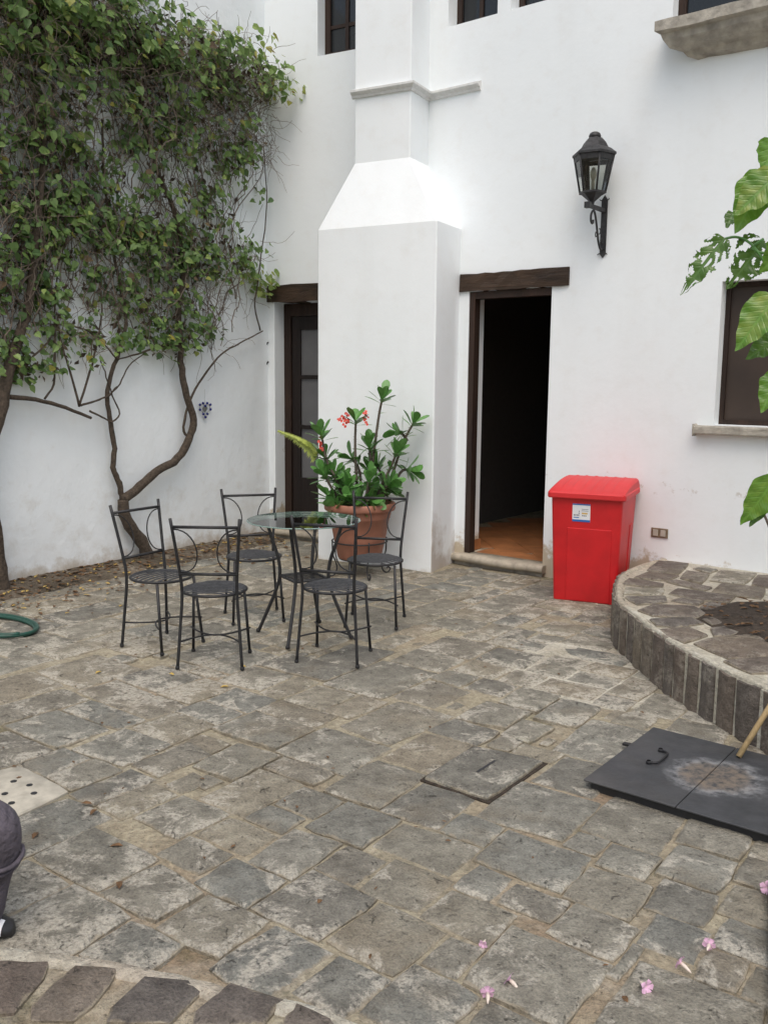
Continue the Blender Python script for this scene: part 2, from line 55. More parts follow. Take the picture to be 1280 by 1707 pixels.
# ---------------------------------------------------------------- helpers
COL = scene.collection
class MB:
    def __init__(s): s.v = []; s.f = []; s.sm = []
    def add(s, vs, fs, smooth=False):
        o = len(s.v); s.v += [tuple(p) for p in vs]
        s.f += [tuple(i+o for i in f) for f in fs]; s.sm += [smooth]*len(fs); return s
    def box(s, lo, hi, M=None, taper=None):
        x0, y0, z0 = lo; x1, y1, z1 = hi
        vs = [Vector(p) for p in ((x0,y0,z0),(x1,y0,z0),(x1,y1,z0),(x0,y1,z0),(x0,y0,z1),(x1,y0,z1),(x1,y1,z1),(x0,y1,z1))]
        if M: vs = [M @ p for p in vs]
        return s.add(vs, [(0,3,2,1),(4,5,6,7),(0,1,5,4),(1,2,6,5),(2,3,7,6),(3,0,4,7)])
    def tube(s, pts, rad, n=6, cap=True, closed=False):
        pts = [Vector(p) for p in pts]; k = len(pts)
        if not hasattr(rad, '__len__'): rad = [rad]*k
        vs = []; ref = None
        for i, p in enumerate(pts):
            if closed: t = pts[(i+1) % k]-pts[i-1]
            else: t = pts[min(i+1, k-1)]-pts[max(i-1, 0)]
            t = t.normalized() if t.length > 1e-9 else Vector((0, 0, 1))
            if ref is None:
                ref = Vector((0, 0, 1)) if abs(t.z) < .9 else Vector((1, 0, 0))
            a = ref - t*ref.dot(t)
            if a.length < 1e-6: a = t.orthogonal()
            a.normalize(); b = t.cross(a); ref = a
            for j in range(n):
                an = 2*pi*j/n; vs.append(p+(a*cos(an)+b*sin(an))*rad[i])
        fs = []
        for i in range(k if closed else k-1):
            i2 = (i+1) % k
            for j in range(n):
                j2 = (j+1) % n; fs.append((i*n+j, i*n+j2, i2*n+j2, i2*n+j))
        if cap and not closed:
            fs.append(tuple(range(n-1, -1, -1))); fs.append(tuple((k-1)*n+j for j in range(n)))
        return s.add(vs, fs, True)
    def lathe(s, prof, c=(0, 0, 0), n=32, closed_bottom=True, rot=0, smooth=True):
        vs = []
        for r, z in prof:
            for j in range(n):
                a = 2*pi*j/n+rot; vs.append((c[0]+r*cos(a), c[1]+r*sin(a), c[2]+z))
        fs = []
        for i in range(len(prof)-1):
            for j in range(n):
                j2 = (j+1) % n; fs.append((i*n+j, i*n+j2, (i+1)*n+j2, (i+1)*n+j))
        if closed_bottom: fs.append(tuple(range(n-1, -1, -1)))
        s.add(vs, fs, smooth); return s
    def prism(s, poly, z0, z1):
        n = len(poly); vs = [(p[0], p[1], z0) for p in poly]+[(p[0], p[1], z1) for p in poly]
        return s.add(vs, [tuple(range(n-1, -1, -1)), tuple(range(n, 2*n))]+[(i, (i+1) % n, n+(i+1) % n, n+i) for i in range(n)])
    def mesh(s, name, m=None):
        me = bpy.data.meshes.new(name); me.from_pydata(s.v, [], s.f)
        me.polygons.foreach_set('use_smooth', s.sm); me.update()
        if m: me.materials.append(m)
        if getattr(s, 'rim', None) and len(s.rim) == len(s.v):
            at = me.attributes.new('rim', 'FLOAT', 'POINT'); at.data.foreach_set('value', s.rim)
        return me
    def build(s, name, m, parent=None):
        return ob(name, s.mesh(name, m), parent)
def ob(name, data, parent=None):
    o = bpy.data.objects.new(name, data); COL.objects.link(o)
    if parent: o.parent = parent
    return o
def tag(o, label, cat, group=None):
    o['label'] = label; o['category'] = cat
    if group: o['group'] = group
    return o
def empty(name, loc=(0, 0, 0), rz=0):
    o = ob(name, None); o.location = loc; o.rotation_euler = (0, 0, rz); o.empty_display_size = .1; return o
def bevel(o, w, seg=2):
    b = o.modifiers.new('bevel', 'BEVEL'); b.width = w; b.segments = seg; b.limit_method = 'ANGLE'; b.angle_limit = radians(35); return o
def copy_tree(o, parent=None):
    c = o.copy(); COL.objects.link(c); c.parent = parent
    for ch in [x for x in kids.get(o.name, [])]: copy_tree(ch, c)
    return c
kids = {}
def smoothpts(pts, sub=4):
    P = [Vector(p) for p in pts]; out = []
    for i in range(len(P)-1):
        p0 = P[max(i-1, 0)]; p1 = P[i]; p2 = P[i+1]; p3 = P[min(i+2, len(P)-1)]
        for k in range(sub):
            t = k/sub
            out.append(.5*((2*p1)+(p2-p0)*t+(2*p0-5*p1+4*p2-p3)*t*t+(3*p1-p0-3*p2+p3)*t**3))
    out.append(P[-1]); return out
# ---------------------------------------------------------------- materials
def nd(t, kind, **kw):
    n = t.nodes.new(kind)
    for k, v in kw.items():
        if k in n.inputs: n.inputs[k].default_value = v
        else: setattr(n, k, v)
    return n
def c4(c): return (c[0], c[1], c[2], 1)
def base_mat(name):
    m = bpy.data.materials.new(name); m.use_nodes = True
    return m, m.node_tree, m.node_tree.nodes['Principled BSDF']
def ramp(t, src, stops):
    r = t.nodes.new('ShaderNodeValToRGB'); e = r.color_ramp.elements
    while len(e) < len(stops): e.new(.5)
    for x, (p, c) in zip(e, stops): x.position = p; x.color = c4(c) if len(c) == 3 else c
    t.links.new(src, r.inputs[0]); return r.outputs[0]
def mix(t, fac, a, b, mode='MIX'):
    n = t.nodes.new('ShaderNodeMix'); n.data_type = 'RGBA'; n.blend_type = mode
    for i, v in ((0, fac), (6, a), (7, b)):
        if hasattr(v, 'links') or hasattr(v, 'is_linked'): t.links.new(v, n.inputs[i])
        else: n.inputs[i].default_value = v if i == 0 else c4(v)
    return n.outputs[2]
def math_(t, op, a, b=None, clamp=False):
    n = t.nodes.new('ShaderNodeMath'); n.operation = op; n.use_clamp = clamp
    for i, v in ((0, a), (1, b)):
        if v is None: continue
        if hasattr(v, 'is_linked'): t.links.new(v, n.inputs[i])
        else: n.inputs[i].default_value = v
    return n.outputs[0]
def pos(t, obj=False):
    if obj: return t.nodes.new('ShaderNodeTexCoord').outputs['Object']
    return t.nodes.new('ShaderNodeNewGeometry').outputs['Position']
def noise_(t, co, scale, detail=4, rough=.55, dist=0, stretch=None):
    if stretch:
        mp = t.nodes.new('ShaderNodeMapping'); mp.inputs['Scale'].default_value = stretch
        t.links.new(co, mp.inputs[0]); co = mp.outputs[0]
    n = nd(t, 'ShaderNodeTexNoise', Scale=scale, Detail=detail, Roughness=rough, Distortion=dist)
    t.links.new(co, n.inputs['Vector']); return n.outputs['Fac']
def bump(t, p, h, strength, dist=.01):
    b = nd(t, 'ShaderNodeBump', Strength=strength, Distance=dist)
    t.links.new(h, b.inputs['Height']); t.links.new(b.outputs[0], p.inputs['Normal']); return b
def simple(name, col, rough=.6, metal=0, var=.15, scale=20, bs=.0, bd=.004, obj=False, spec=None):
    m, t, p = base_mat(name); co = pos(t, obj)
    n = noise_(t, co, scale)
    p.inputs['Roughness'].default_value = rough; p.inputs['Metallic'].default_value = metal
    if spec is not None: p.inputs['Specular IOR Level'].default_value = spec
    c = ramp(t, n, [(.3, tuple(x*(1-var) for x in col)), (.7, tuple(min(1, x*(1+var)) for x in col))])
    t.links.new(c, p.inputs['Base Color'])
    if bs: bump(t, p, noise_(t, co, scale*2.5, 5), bs, bd)
    return m
def wall_mat(name, kind):
    m, t, p = base_mat(name); co = pos(t)
    sp = t.nodes.new('ShaderNodeSeparateXYZ'); t.links.new(co, sp.inputs[0]); z = sp.outputs['Z']
    n1 = noise_(t, co, .9, 5); n2 = noise_(t, co, 7, 6, .65); n3 = noise_(t, co, 45, 3)
    c = ramp(t, n1, [(.3, (.80, .845, .868)), (.7, (.835, .872, .892))])
    c = mix(t, math_(t, 'MULTIPLY', ramp(t, n2, [(.52, (0, 0, 0)), (.75, (1, 1, 1))]), .22), c, (.70, .69, .66))
    # rain streaks and scuffs low on the wall
    st = noise_(t, co, 3, 6, .6, 0, (1, 1, .12))
    c = mix(t, math_(t, 'MULTIPLY', ramp(t, st, [(.5, (0, 0, 0)), (.8, (1, 1, 1))]), .16), c, (.6, .6, .58))
    if kind == 'garden':
        lo = math_(t, 'ADD', math_(t, 'MULTIPLY', math_(t, 'SUBTRACT', .16, z), 6.0), math_(t, 'MULTIPLY', math_(t, 'SUBTRACT', n2, .5), 2.4), True)
        c = mix(t, math_(t, 'MULTIPLY', lo, .85, True), c, (.33, .24, .13))
        lo2 = math_(t, 'ADD', math_(t, 'MULTIPLY', math_(t, 'SUBTRACT', .75, z), 1.1), math_(t, 'MULTIPLY', math_(t, 'SUBTRACT', n2, .55), 4), True)
        c = mix(t, math_(t, 'MULTIPLY', lo2, .3), c, (.55, .53, .48))
    if kind == 'house':
        lo = math_(t, 'ADD', math_(t, 'MULTIPLY', math_(t, 'SUBTRACT', .31, z), 14.0), math_(t, 'MULTIPLY', math_(t, 'SUBTRACT', noise_(t, co, 5, 6, .7), .56), 9), True)
        c = mix(t, math_(t, 'MULTIPLY', lo, .8), c, (.42, .33, .2))
        # flaking patches about a metre up
        fl = math_(t, 'MULTIPLY', ramp(t, noise_(t, co, 9, 6, .75), [(.6, (0, 0, 0)), (.66, (1, 1, 1))]), ramp(t, math_(t, 'ABSOLUTE', math_(t, 'SUBTRACT', z, .86)), [(.03, (1, 1, 1)), (.13, (0, 0, 0))]))
        c = mix(t, math_(t, 'MULTIPLY', fl, .6), c, (.5, .47, .42))
    if kind == 'chimney':
        nr = t.nodes.new('ShaderNodeNewGeometry'); sx = t.nodes.new('ShaderNodeSeparateXYZ'); t.links.new(nr.outputs['Normal'], sx.inputs[0])
        side = ramp(t, sx.outputs['X'], [(.5, (0, 0, 0)), (.8, (1, 1, 1))])
        lo = math_(t, 'ADD', math_(t, 'MULTIPLY', math_(t, 'SUBTRACT', .36, z), 4.0), math_(t, 'MULTIPLY', math_(t, 'SUBTRACT', noise_(t, co, 2.6, 5, .6), .5), 5), True)
        c = mix(t, math_(t, 'MULTIPLY', math_(t, 'MULTIPLY', lo, side), .62), c, (.30, .22, .15))
        lo = math_(t, 'ADD', math_(t, 'MULTIPLY', math_(t, 'SUBTRACT', .05, z), 14.0), math_(t, 'MULTIPLY', math_(t, 'SUBTRACT', n2, .6), 3), True)
        c = mix(t, math_(t, 'MULTIPLY', lo, .5), c, (.4, .33, .24))
    t.links.new(c, p.inputs['Base Color']); p.inputs['Roughness'].default_value = .85; p.inputs['Specular IOR Level'].default_value = .25
    h = math_(t, 'ADD', math_(t, 'MULTIPLY', noise_(t, co, 4, 4), 1.6), math_(t, 'MULTIPLY', n3, .22))
    h = math_(t, 'ADD', h, math_(t, 'MULTIPLY', noise_(t, co, 14, 3), .5))
    bump(t, p, h, .40 if kind == 'garden' else .13, .016)
    return m
def stone_mat(name, dark=False, lime=None):
    m, t, p = base_mat(name); co = pos(t)
    oi = t.nodes.new('ShaderNodeObjectInfo').outputs['Random']
    if dark:
        c = ramp(t, oi, [(0, (.135, .112, .096)), (.35, (.118, .108, .10)), (.65, (.15, .125, .104)), (1, (.17, .152, .128))])
    else:
        c = ramp(t, oi, [(0, (.185, .178, .152)), (.14, (.23, .222, .19)), (.28, (.17, .175, .162)), (.42, (.24, .222, .178)), (.56, (.205, .199, .17)), (.7, (.158, .156, .14)), (.82, (.24, .215, .168)), (.92, (.185, .19, .174)), (1, (.215, .211, .185))])
    of = t.nodes.new('ShaderNodeVectorMath'); of.operation = 'ADD'; cz_ = t.nodes.new('ShaderNodeCombineXYZ'); t.links.new(math_(t, 'MULTIPLY', oi, 40), cz_.inputs[2]); t.links.new(co, of.inputs[0]); t.links.new(cz_.outputs[0], of.inputs[1])
    cw = co; co = of.outputs[0]
    v1 = noise_(t, co, 11, 7, .68); v2 = noise_(t, co, 42, 5, .7); v3 = noise_(t, co, 120, 3, .6)
    c = mix(t, .75, c, ramp(t, v1, [(.28, (.32, .3, .28)), (.5, (.62, .6, .57)), (.72, (.95, .93, .88))]), 'OVERLAY')
    # pale lime bloom, ragged, gathered in drifts
    reg = ramp(t, noise_(t, cw, .55, 3, .5), [(.36, (0, 0, 0)), (.62, (1, 1, 1))])
    patch = noise_(t, co, 5.2, 9, .74, .5)
    ra = t.nodes.new('ShaderNodeAttribute'); ra.attribute_name = 'rim'
    rimw = ramp(t, ra.outputs['Fac'], [(.45, (0, 0, 0)), (1, (1, 1, 1))])
    thr = math_(t, 'SUBTRACT', patch, math_(t, 'SUBTRACT', .592, math_(t, 'MULTIPLY', reg, .125)))
    thr = math_(t, 'ADD', thr, math_(t, 'MULTIPLY', math_(t, 'SUBTRACT', rimw, .25), .075))
    bl = math_(t, 'MULTIPLY', thr, 15.0, True)
    bl = math_(t, 'MULTIPLY', bl, ramp(t, v2, [(.36, (.05, .05, .05)), (.54, (1, 1, 1))]))
    c = mix(t, math_(t, 'MULTIPLY', bl, lime if lime is not None else (.30 if dark else .85)), c, (.52, .485, .41))
    # warm sand rubbed in, and dark pits
    wr = ramp(t, noise_(t, co, 2.3, 5, .6), [(.56, (0, 0, 0)), (.7, (1, 1, 1))])
    c = mix(t, math_(t, 'MULTIPLY', wr, .4), c, (.25, .205, .14))
    pit = ramp(t, v2, [(.30, (1, 1, 1)), (.42, (0, 0, 0))])
    c = mix(t, math_(t, 'MULTIPLY', pit, .72), c, (.045, .042, .038))
    big = ramp(t, noise_(t, co, 19, 4, .75, .8), [(.30, (1, 1, 1)), (.36, (0, 0, 0))])
    c = mix(t, math_(t, 'MULTIPLY', big, .6), c, (.06, .055, .048))
    c = mix(t, .8, c, ramp(t, v3, [(.3, (.36, .36, .36)), (.7, (.66, .66, .66))]), 'OVERLAY')
    # mortar smeared raggedly over the stone's edges
    sm_ = math_(t, 'ADD', ra.outputs['Fac'], math_(t, 'MULTIPLY', math_(t, 'SUBTRACT', noise_(t, co, 16, 6, .7), .5), .55))
    sm_ = ramp(t, sm_, [(.93, (0, 0, 0)), (1.0, (1, 1, 1))])
    c = mix(t, math_(t, 'MULTIPLY', sm_, .8), c, ramp(t, v1, [(.35, (.22, .185, .13)), (.65, (.42, .37, .28))]))
    if not dark:
        ms = ramp(t, noise_(t, co, 1.3, 6, .65), [(.63, (0, 0, 0)), (.72, (1, 1, 1))])
        c = mix(t, math_(t, 'MULTIPLY', math_(t, 'MULTIPLY', ms, v1), .45), c, (.11, .125, .05))
    t.links.new(c, p.inputs['Base Color']); p.inputs['Roughness'].default_value = .88; p.inputs['Specular IOR Level'].default_value = .28
    h = math_(t, 'ADD', math_(t, 'MULTIPLY', v1, 1.0), math_(t, 'ADD', math_(t, 'MULTIPLY', v2, .5), math_(t, 'MULTIPLY', v3, .14)))
    h = math_(t, 'SUBTRACT', h, math_(t, 'MULTIPLY', big, .6))
    bump(t, p, h, 1.0, .034)
    return m
def mortar_mat(name, col, col2, moss=.4):
    m, t, p = base_mat(name); co = pos(t)
    n1 = noise_(t, co, 3.2, 6, .65); n2 = noise_(t, co, 38, 5, .7); n3 = noise_(t, co, 1.1, 4)
    c = ramp(t, n1, [(.3, col2), (.62, col)])
    c = mix(t, ramp(t, n3, [(.5, (0, 0, 0)), (.68, (.6, .6, .6))]), c, (.30, .205, .135))
    rg = ramp(t, noise_(t, co, .55, 3, .5), [(.36, (0, 0, 0)), (.62, (1, 1, 1))])
    pw = math_(t, 'MULTIPLY', math_(t, 'SUBTRACT', noise_(t, co, 5.2, 9, .74, .5), math_(t, 'SUBTRACT', .57, math_(t, 'MULTIPLY', rg, .125))), 12.0, True)
    c = mix(t, math_(t, 'MULTIPLY', pw, .3), c, (.46, .42, .34))
    ms = ramp(t, noise_(t, co, 2.1, 7, .7), [(.56, (0, 0, 0)), (.64, (1, 1, 1))])
    c = mix(t, math_(t, 'MULTIPLY', ms, moss), c, (.085, .085, .035))
    c = mix(t, .8, c, ramp(t, n2, [(.32, (.32, .32, .32)), (.68, (.72, .72, .72))]), 'OVERLAY')
    sp_ = noise_(t, co, 85, 3, .6); c = mix(t, ramp(t, sp_, [(.30, (.6, .6, .6)), (.38, (0, 0, 0))]), c, (.07, .06, .045))
    t.links.new(c, p.inputs['Base Color']); p.inputs['Roughness'].default_value = .9; p.inputs['Specular IOR Level'].default_value = .2
    bump(t, p, math_(t, 'ADD', math_(t, 'ADD', n2, math_(t, 'MULTIPLY', n1, .8)), math_(t, 'MULTIPLY', sp_, .5)), 1.0, .022)
    return m
def wood_mat(name, a, b, stretch, rough=.6):
    m, t, p = base_mat(name); co = pos(t)
    n = noise_(t, co, 7, 7, .7, .8, stretch); n2 = noise_(t, co, 20, 5, .7, 0, stretch)
    c = ramp(t, n, [(.3, a), (.55, tuple((x+y)/2 for x, y in zip(a, b))), (.72, b)])
    t.links.new(c, p.inputs['Base Color']); p.inputs['Roughness'].default_value = rough; p.inputs['Specular IOR Level'].default_value = .3
    bump(t, p, math_(t, 'ADD', n, math_(t, 'MULTIPLY', n2, .5)), .9, .02)
    return m
def leaf_mat(name, stops, rough=.42, trans=.3, attr='tint'):
    m, t, p = base_mat(name)
    at = t.nodes.new('ShaderNodeAttribute'); at.attribute_name = attr
    c = ramp(t, at.outputs['Fac'], stops)
    n = noise_(t, pos(t), 60, 3)
    c = mix(t, .35, c, ramp(t, n, [(.3, (.38, .38, .38)), (.7, (.62, .62, .62))]), 'OVERLAY')
    t.links.new(c, p.inputs['Base Color']); p.inputs['Roughness'].default_value = rough; p.inputs['Specular IOR Level'].default_value = .4
    tr = t.nodes.new('ShaderNodeBsdfTranslucent'); t.links.new(c, tr.inputs['Color'])
    mx = t.nodes.new('ShaderNodeMixShader'); mx.inputs[0].default_value = trans
    t.links.new(p.outputs[0], mx.inputs[1]); t.links.new(tr.outputs[0], mx.inputs[2])
    t.links.new(mx.outputs[0], t.nodes['Material Output'].inputs[0])
    return m
def glass_mat(name, tint, refl=1.0, rough=.02, ior=1.5):
    m = bpy.data.materials.new(name); m.use_nodes = True; t = m.node_tree; t.nodes.clear()
    o = t.nodes.new('ShaderNodeOutputMaterial'); tr = t.nodes.new('ShaderNodeBsdfTransparent'); tr.inputs[0].default_value = c4(tint)
    gl = t.nodes.new('ShaderNodeBsdfGlossy'); gl.inputs['Roughness'].default_value = rough; gl.inputs[0].default_value = (refl, refl, refl, 1)
    fr = t.nodes.new('ShaderNodeFresnel'); fr.inputs[0].default_value = ior
    mx = t.nodes.new('ShaderNodeMixShader'); t.links.new(fr.outputs[0], mx.inputs[0]); t.links.new(tr.outputs[0], mx.inputs[1]); t.links.new(gl.outputs[0], mx.inputs[2])
    t.links.new(mx.outputs[0], o.inputs[0]); return m
M = {}
M['wall'] = wall_mat('white_house_plaster', 'house'); M['chimney'] = wall_mat('white_chimney_plaster', 'chimney'); M['gwall'] = wall_mat('white_garden_plaster', 'garden')
M['reveal'] = simple('white_reveal_paint', (.74, .74, .73), .8, var=.05)
M['mould'] = simple('grey_white_moulding', (.66, .67, .66), .8, var=.08, scale=30)
M['stone'] = stone_mat('grey_paving_stone'); M['dstone'] = stone_mat('dark_basalt_stone', True)
M['bstone'] = stone_mat('brown_step_stone', True, .06)
M['mortar'] = mortar_mat('sandy_joint_mortar', (.40, .355, .255), (.255, .222, .16), .5)
M['wmortar'] = mortar_mat('pale_lime_mortar', (.62, .59, .50), (.42, .39, .31), .2)
M['lintel'] = wood_mat('rough_dark_lintel_wood', (.012, .009, .007), (.085, .05, .03), (.12, 1, 1))
M['frame'] = wood_mat('dark_door_frame_wood', (.016, .010, .008), (.055, .030, .020), (1, 1, .1))
M['leafdoor'] = wood_mat('dark_door_leaf_wood', (.008, .006, .006), (.025, .016, .013), (1, 1, .1))
M['iron'] = simple('black_wrought_iron', (.022, .022, .024), .5, .2, .4, 60, .3, .002)
M['slat'] = simple('weathered_black_slat', (.04, .042, .046), .62, .0, .4, 50, .3, .002)
M['lamp'] = simple('weathered_black_lamp_iron', (.03, .03, .032), .55, .2, .5, 40, .3, .003)
M['red'] = simple('red_moulded_plastic', (.54, .010, .014), .45, 0, .14, 5, .12, .004)
M['redlid'] = simple('lighter_red_plastic', (.58, .020, .024), .5, 0, .06, 6, .08, .003)  # lid red, slightly lighter than the body
M['terra'] = simple('terracotta_plastic', (.30, .128, .082), .6, 0, .16, 7)
M['soil'] = simple('dark_garden_soil', (.05, .036, .025), .95, 0, .6, 40, 1, .02)
M['tile'] = simple('terracotta_floor_tile', (.36, .15, .06), .5, 0, .25, 6)
M['room'] = simple('shade_darkened_plaster', (.10, .095, .09), .9, 0, .1)  # whitish walls, indoor shade put into the colour to keep the doorway black
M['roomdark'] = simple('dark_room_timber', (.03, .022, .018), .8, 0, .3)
M['tread'] = simple('worn_limestone_tread', (.40, .355, .285), .8, 0, .25, 14, .6, .006)
M['sill'] = simple('grey_cut_stone', (.35, .325, .28), .85, 0, .35, 11, .8, .01)
M['concrete'] = simple('pale_drain_concrete', (.43, .40, .33), .85, 0, .2, 18, .5, .006)
M['glass'] = glass_mat('table_glass', (.955, .975, .965), 1.0, .01)
M['gedge'] = simple('green_glass_edge', (.22, .32, .29), .15, 0, .1)
M['pane'] = glass_mat('lantern_glass', (.78, .8, .77), .9, .12)
M['wpane'] = simple('dark_window_glass', (.012, .014, .016), .08, 0, .2, 3)
M['curtain'] = simple('grey_pane_reflection_and_curtain', (.115, .115, .12), .35, 0, .12, 4)  # opaque grey pane: glass reflection and white curtain put into one colour
M['screen'] = simple('brown_window_screen', (.040, .026, .019), .6, 0, .25, 3)
M['bark'] = simple('brown_vine_bark', (.075, .056, .040), .9, 0, .5, 40, 1, .015)
M['twig'] = simple('grey_brown_twig', (.15, .12, .095), .9, 0, .4, 25)
M['vleaf'] = leaf_mat('vine_leaf', [(0, (.062, .125, .042)), (.35, (.13, .22, .066)), (.7, (.225, .335, .10)), (.86, (.30, .38, .105)), (.93, (.34, .31, .06)), (.955, (.16, .11, .06)), (.99, (.075, .054, .038))], .45, .38)
M['eleaf'] = simple('glossy_green_leaf', (.10, .245, .06), .35, 0, .3, 25)
M['estem'] = simple('thorny_grey_stem', (.11, .09, .07), .9, 0, .4, 60, .8, .006)
M['eflower'] = simple('coral_red_bract', (.62, .075, .05), .5, 0, .2, 50)
M['fern'] = simple('yellow_green_fern', (.30, .36, .06), .5, 0, .3, 40)
M['moss'] = simple('bright_moss', (.13, .15, .03), .9, 0, .5, 60)
M['hose'] = simple('green_rubber_hose', (.012, .062, .045), .4, 0, .2, 30)
M['plate'] = None
M['pole'] = wood_mat('pale_broom_handle', (.36, .25, .12), (.52, .39, .21), (1, 1, .15), .5)
M['white'] = simple('white_paper', (.75, .76, .78), .5, 0, .03)
M['blue'] = simple('blue_print', (.02, .13, .42), .5, 0, .05)
M['ink'] = simple('dark_print', (.06, .07, .10), .5, 0, .05)
M['gold'] = simple('yellow_print', (.6, .42, .12), .5, 0, .05)
M['bead'] = simple('cobalt_glass_bead', (.012, .02, .16), .15, 0, .2)
M['silver'] = simple('tarnished_silver_wire', (.33, .33, .31), .4, .8, .2)
M['outlet'] = simple('aged_bronze_plate', (.23, .19, .13), .5, .4, .2, 40)
M['socket'] = simple('ivory_socket', (.42, .40, .34), .5, 0, .1)
M['petal'] = simple('pink_petal', (.68, .42, .58), .6, 0, .25, 80)
M['tubef'] = simple('creamy_flower_tube', (.68, .58, .50), .6, 0, .2, 80)
M['dry'] = simple('dry_brown_leaf', (.13, .07, .03), .8, 0, .5, 60)
M['dryy'] = simple('dry_yellow_leaf', (.45, .32, .09), .8, 0, .2, 60)
M['jean'] = simple('purple_grey_cloth', (.095, .082, .10), .9, 0, .35, 14, .9, .02)
M['shirt'] = simple('charcoal_cloth', (.06, .06, .07), .9, 0, .2, 60)
M['skin'] = simple('skin', (.42, .24, .16), .55, 0, .08)
M['hair'] = simple('dark_hair', (.02, .014, .01), .6, 0, .2)
M['shoe'] = simple('black_shoe_and_recess', (.02, .02, .022), .5, 0, .2)
M['shoew'] = simple('white_shoe_toe', (.72, .73, .76), .5, 0, .05)
def plate_mat():
    m, t, p = base_mat('black_steel_plate'); co = pos(t)
    n = noise_(t, co, 9, 6, .65); n2 = noise_(t, co, 60, 4)
    c = ramp(t, n, [(.3, (.030, .032, .035)), (.7, (.062, .064, .070))])
    sub = t.nodes.new('ShaderNodeVectorMath'); sub.operation = 'SUBTRACT'; sub.inputs[1].default_value = (-1.12, 3.66, .045); t.links.new(co, sub.inputs[0])
    sc = t.nodes.new('ShaderNodeVectorMath'); sc.operation = 'MULTIPLY'; sc.inputs[1].default_value = (1.0, 1.05, 0); t.links.new(sub.outputs[0], sc.inputs[0])
    ln = t.nodes.new('ShaderNodeVectorMath'); ln.operation = 'LENGTH'; t.links.new(sc.outputs[0], ln.inputs[0])
    d = math_(t, 'ADD', ln.outputs['Value'], math_(t, 'MULTIPLY', math_(t, 'SUBTRACT', noise_(t, co, 4, 7, .65), .5), .34))
    sm = noise_(t, co, 2.2, 4); c = mix(t, math_(t, 'MULTIPLY', ramp(t, sm, [(.5, (0, 0, 0)), (.7, (1, 1, 1))]), .5), c, (.10, .095, .09))
    ring = ramp(t, d, [(.05, (.15, .15, .15)), (.12, (.4, .4, .4)), (.145, (1, 1, 1)), (.215, (0, 0, 0))])
    ins = ramp(t, d, [(.10, (1, 1, 1)), (.16, (0, 0, 0))])
    brk = ramp(t, noise_(t, co, 26, 5, .7), [(.36, (.0, .0, .0)), (.6, (1, 1, 1))])
    c = mix(t, math_(t, 'MULTIPLY', math_(t, 'MULTIPLY', ring, brk), .62), c, (.36, .37, .38))
    c = mix(t, math_(t, 'MULTIPLY', math_(t, 'MULTIPLY', ins, brk), .8), c, (.21, .165, .12))
    t.links.new(c, p.inputs['Base Color']); p.inputs['Roughness'].default_value = .55; p.inputs['Metallic'].default_value = .15
    bump(t, p, n2, .25, .004); return m
M['plate'] = plate_mat()
# ---------------------------------------------------------------- frames of the walls
W3Y = 6.87
A2 = radians(9.75); U2 = Vector((cos(A2), sin(A2), 0)); N2 = Vector((sin(A2), -cos(A2), 0))
P2 = Vector((-6.49, 6.86, 0)); PF = Vector((-4.486, 6.388, 0))
A1 = radians(93.77); U1 = Vector((cos(A1), sin(A1), 0)); N1 = Vector((sin(A1), -cos(A1), 0)); P1 = Vector((-6.75, 4.86, 0))
def frame(P, U, N):           # local x along wall, y into the wall, z up
    return Matrix(((U.x, -N.x, 0, P.x), (U.y, -N.y, 0, P.y), (0, 0, 1, 0), (0, 0, 0, 1)))
F3 = frame(Vector((0, W3Y, 0)), Vector((1, 0, 0)), Vector((0, -1, 0)))
F2 = frame(P2, U2, N2); FC = frame(PF, U2, N2); F1 = frame(P1, U1, N1)
def wall_panel(mb, Fm, x0, x1, z0, z1, openings, thick):
    xs = sorted({x0, x1}|{v for o in openings for v in o[:2]}); zs = sorted({z0, z1}|{v for o in openings for v in o[2:]})
    def inop(xc, zc): return any(o[0] < xc < o[1] and o[2] < zc < o[3] for o in openings)
    for i in range(len(xs)-1):
        for k in range(len(zs)-1):
            if inop((xs[i]+xs[i+1])/2, (zs[k]+zs[k+1])/2): continue
            q = [(xs[i], zs[k]), (xs[i+1], zs[k]), (xs[i+1], zs[k+1]), (xs[i], zs[k+1])]
            mb.add([Fm @ Vector((x, 0, z)) for x, z in q], [(0, 1, 2, 3)])
            mb.add([Fm @ Vector((x, thick, z)) for x, z in q], [(3, 2, 1, 0)])
    def quad(a, b): mb.add([Fm @ Vector((a[0], 0, a[1])), Fm @ Vector((b[0], 0, b[1])), Fm @ Vector((b[0], thick, b[1])), Fm @ Vector((a[0], thick, a[1]))], [(0, 1, 2, 3)])
    for o in openings:
        quad((o[0], o[3]), (o[0], o[2])); quad((o[1], o[2]), (o[1], o[3])); quad((o[0], o[2]), (o[1], o[2])); quad((o[1], o[3]), (o[0], o[3]))
    quad((x0, z1), (x0, z0)); quad((x1, z0), (x1, z1)); quad((x1, z1), (x0, z1)); quad((x0, z0), (x1, z0))
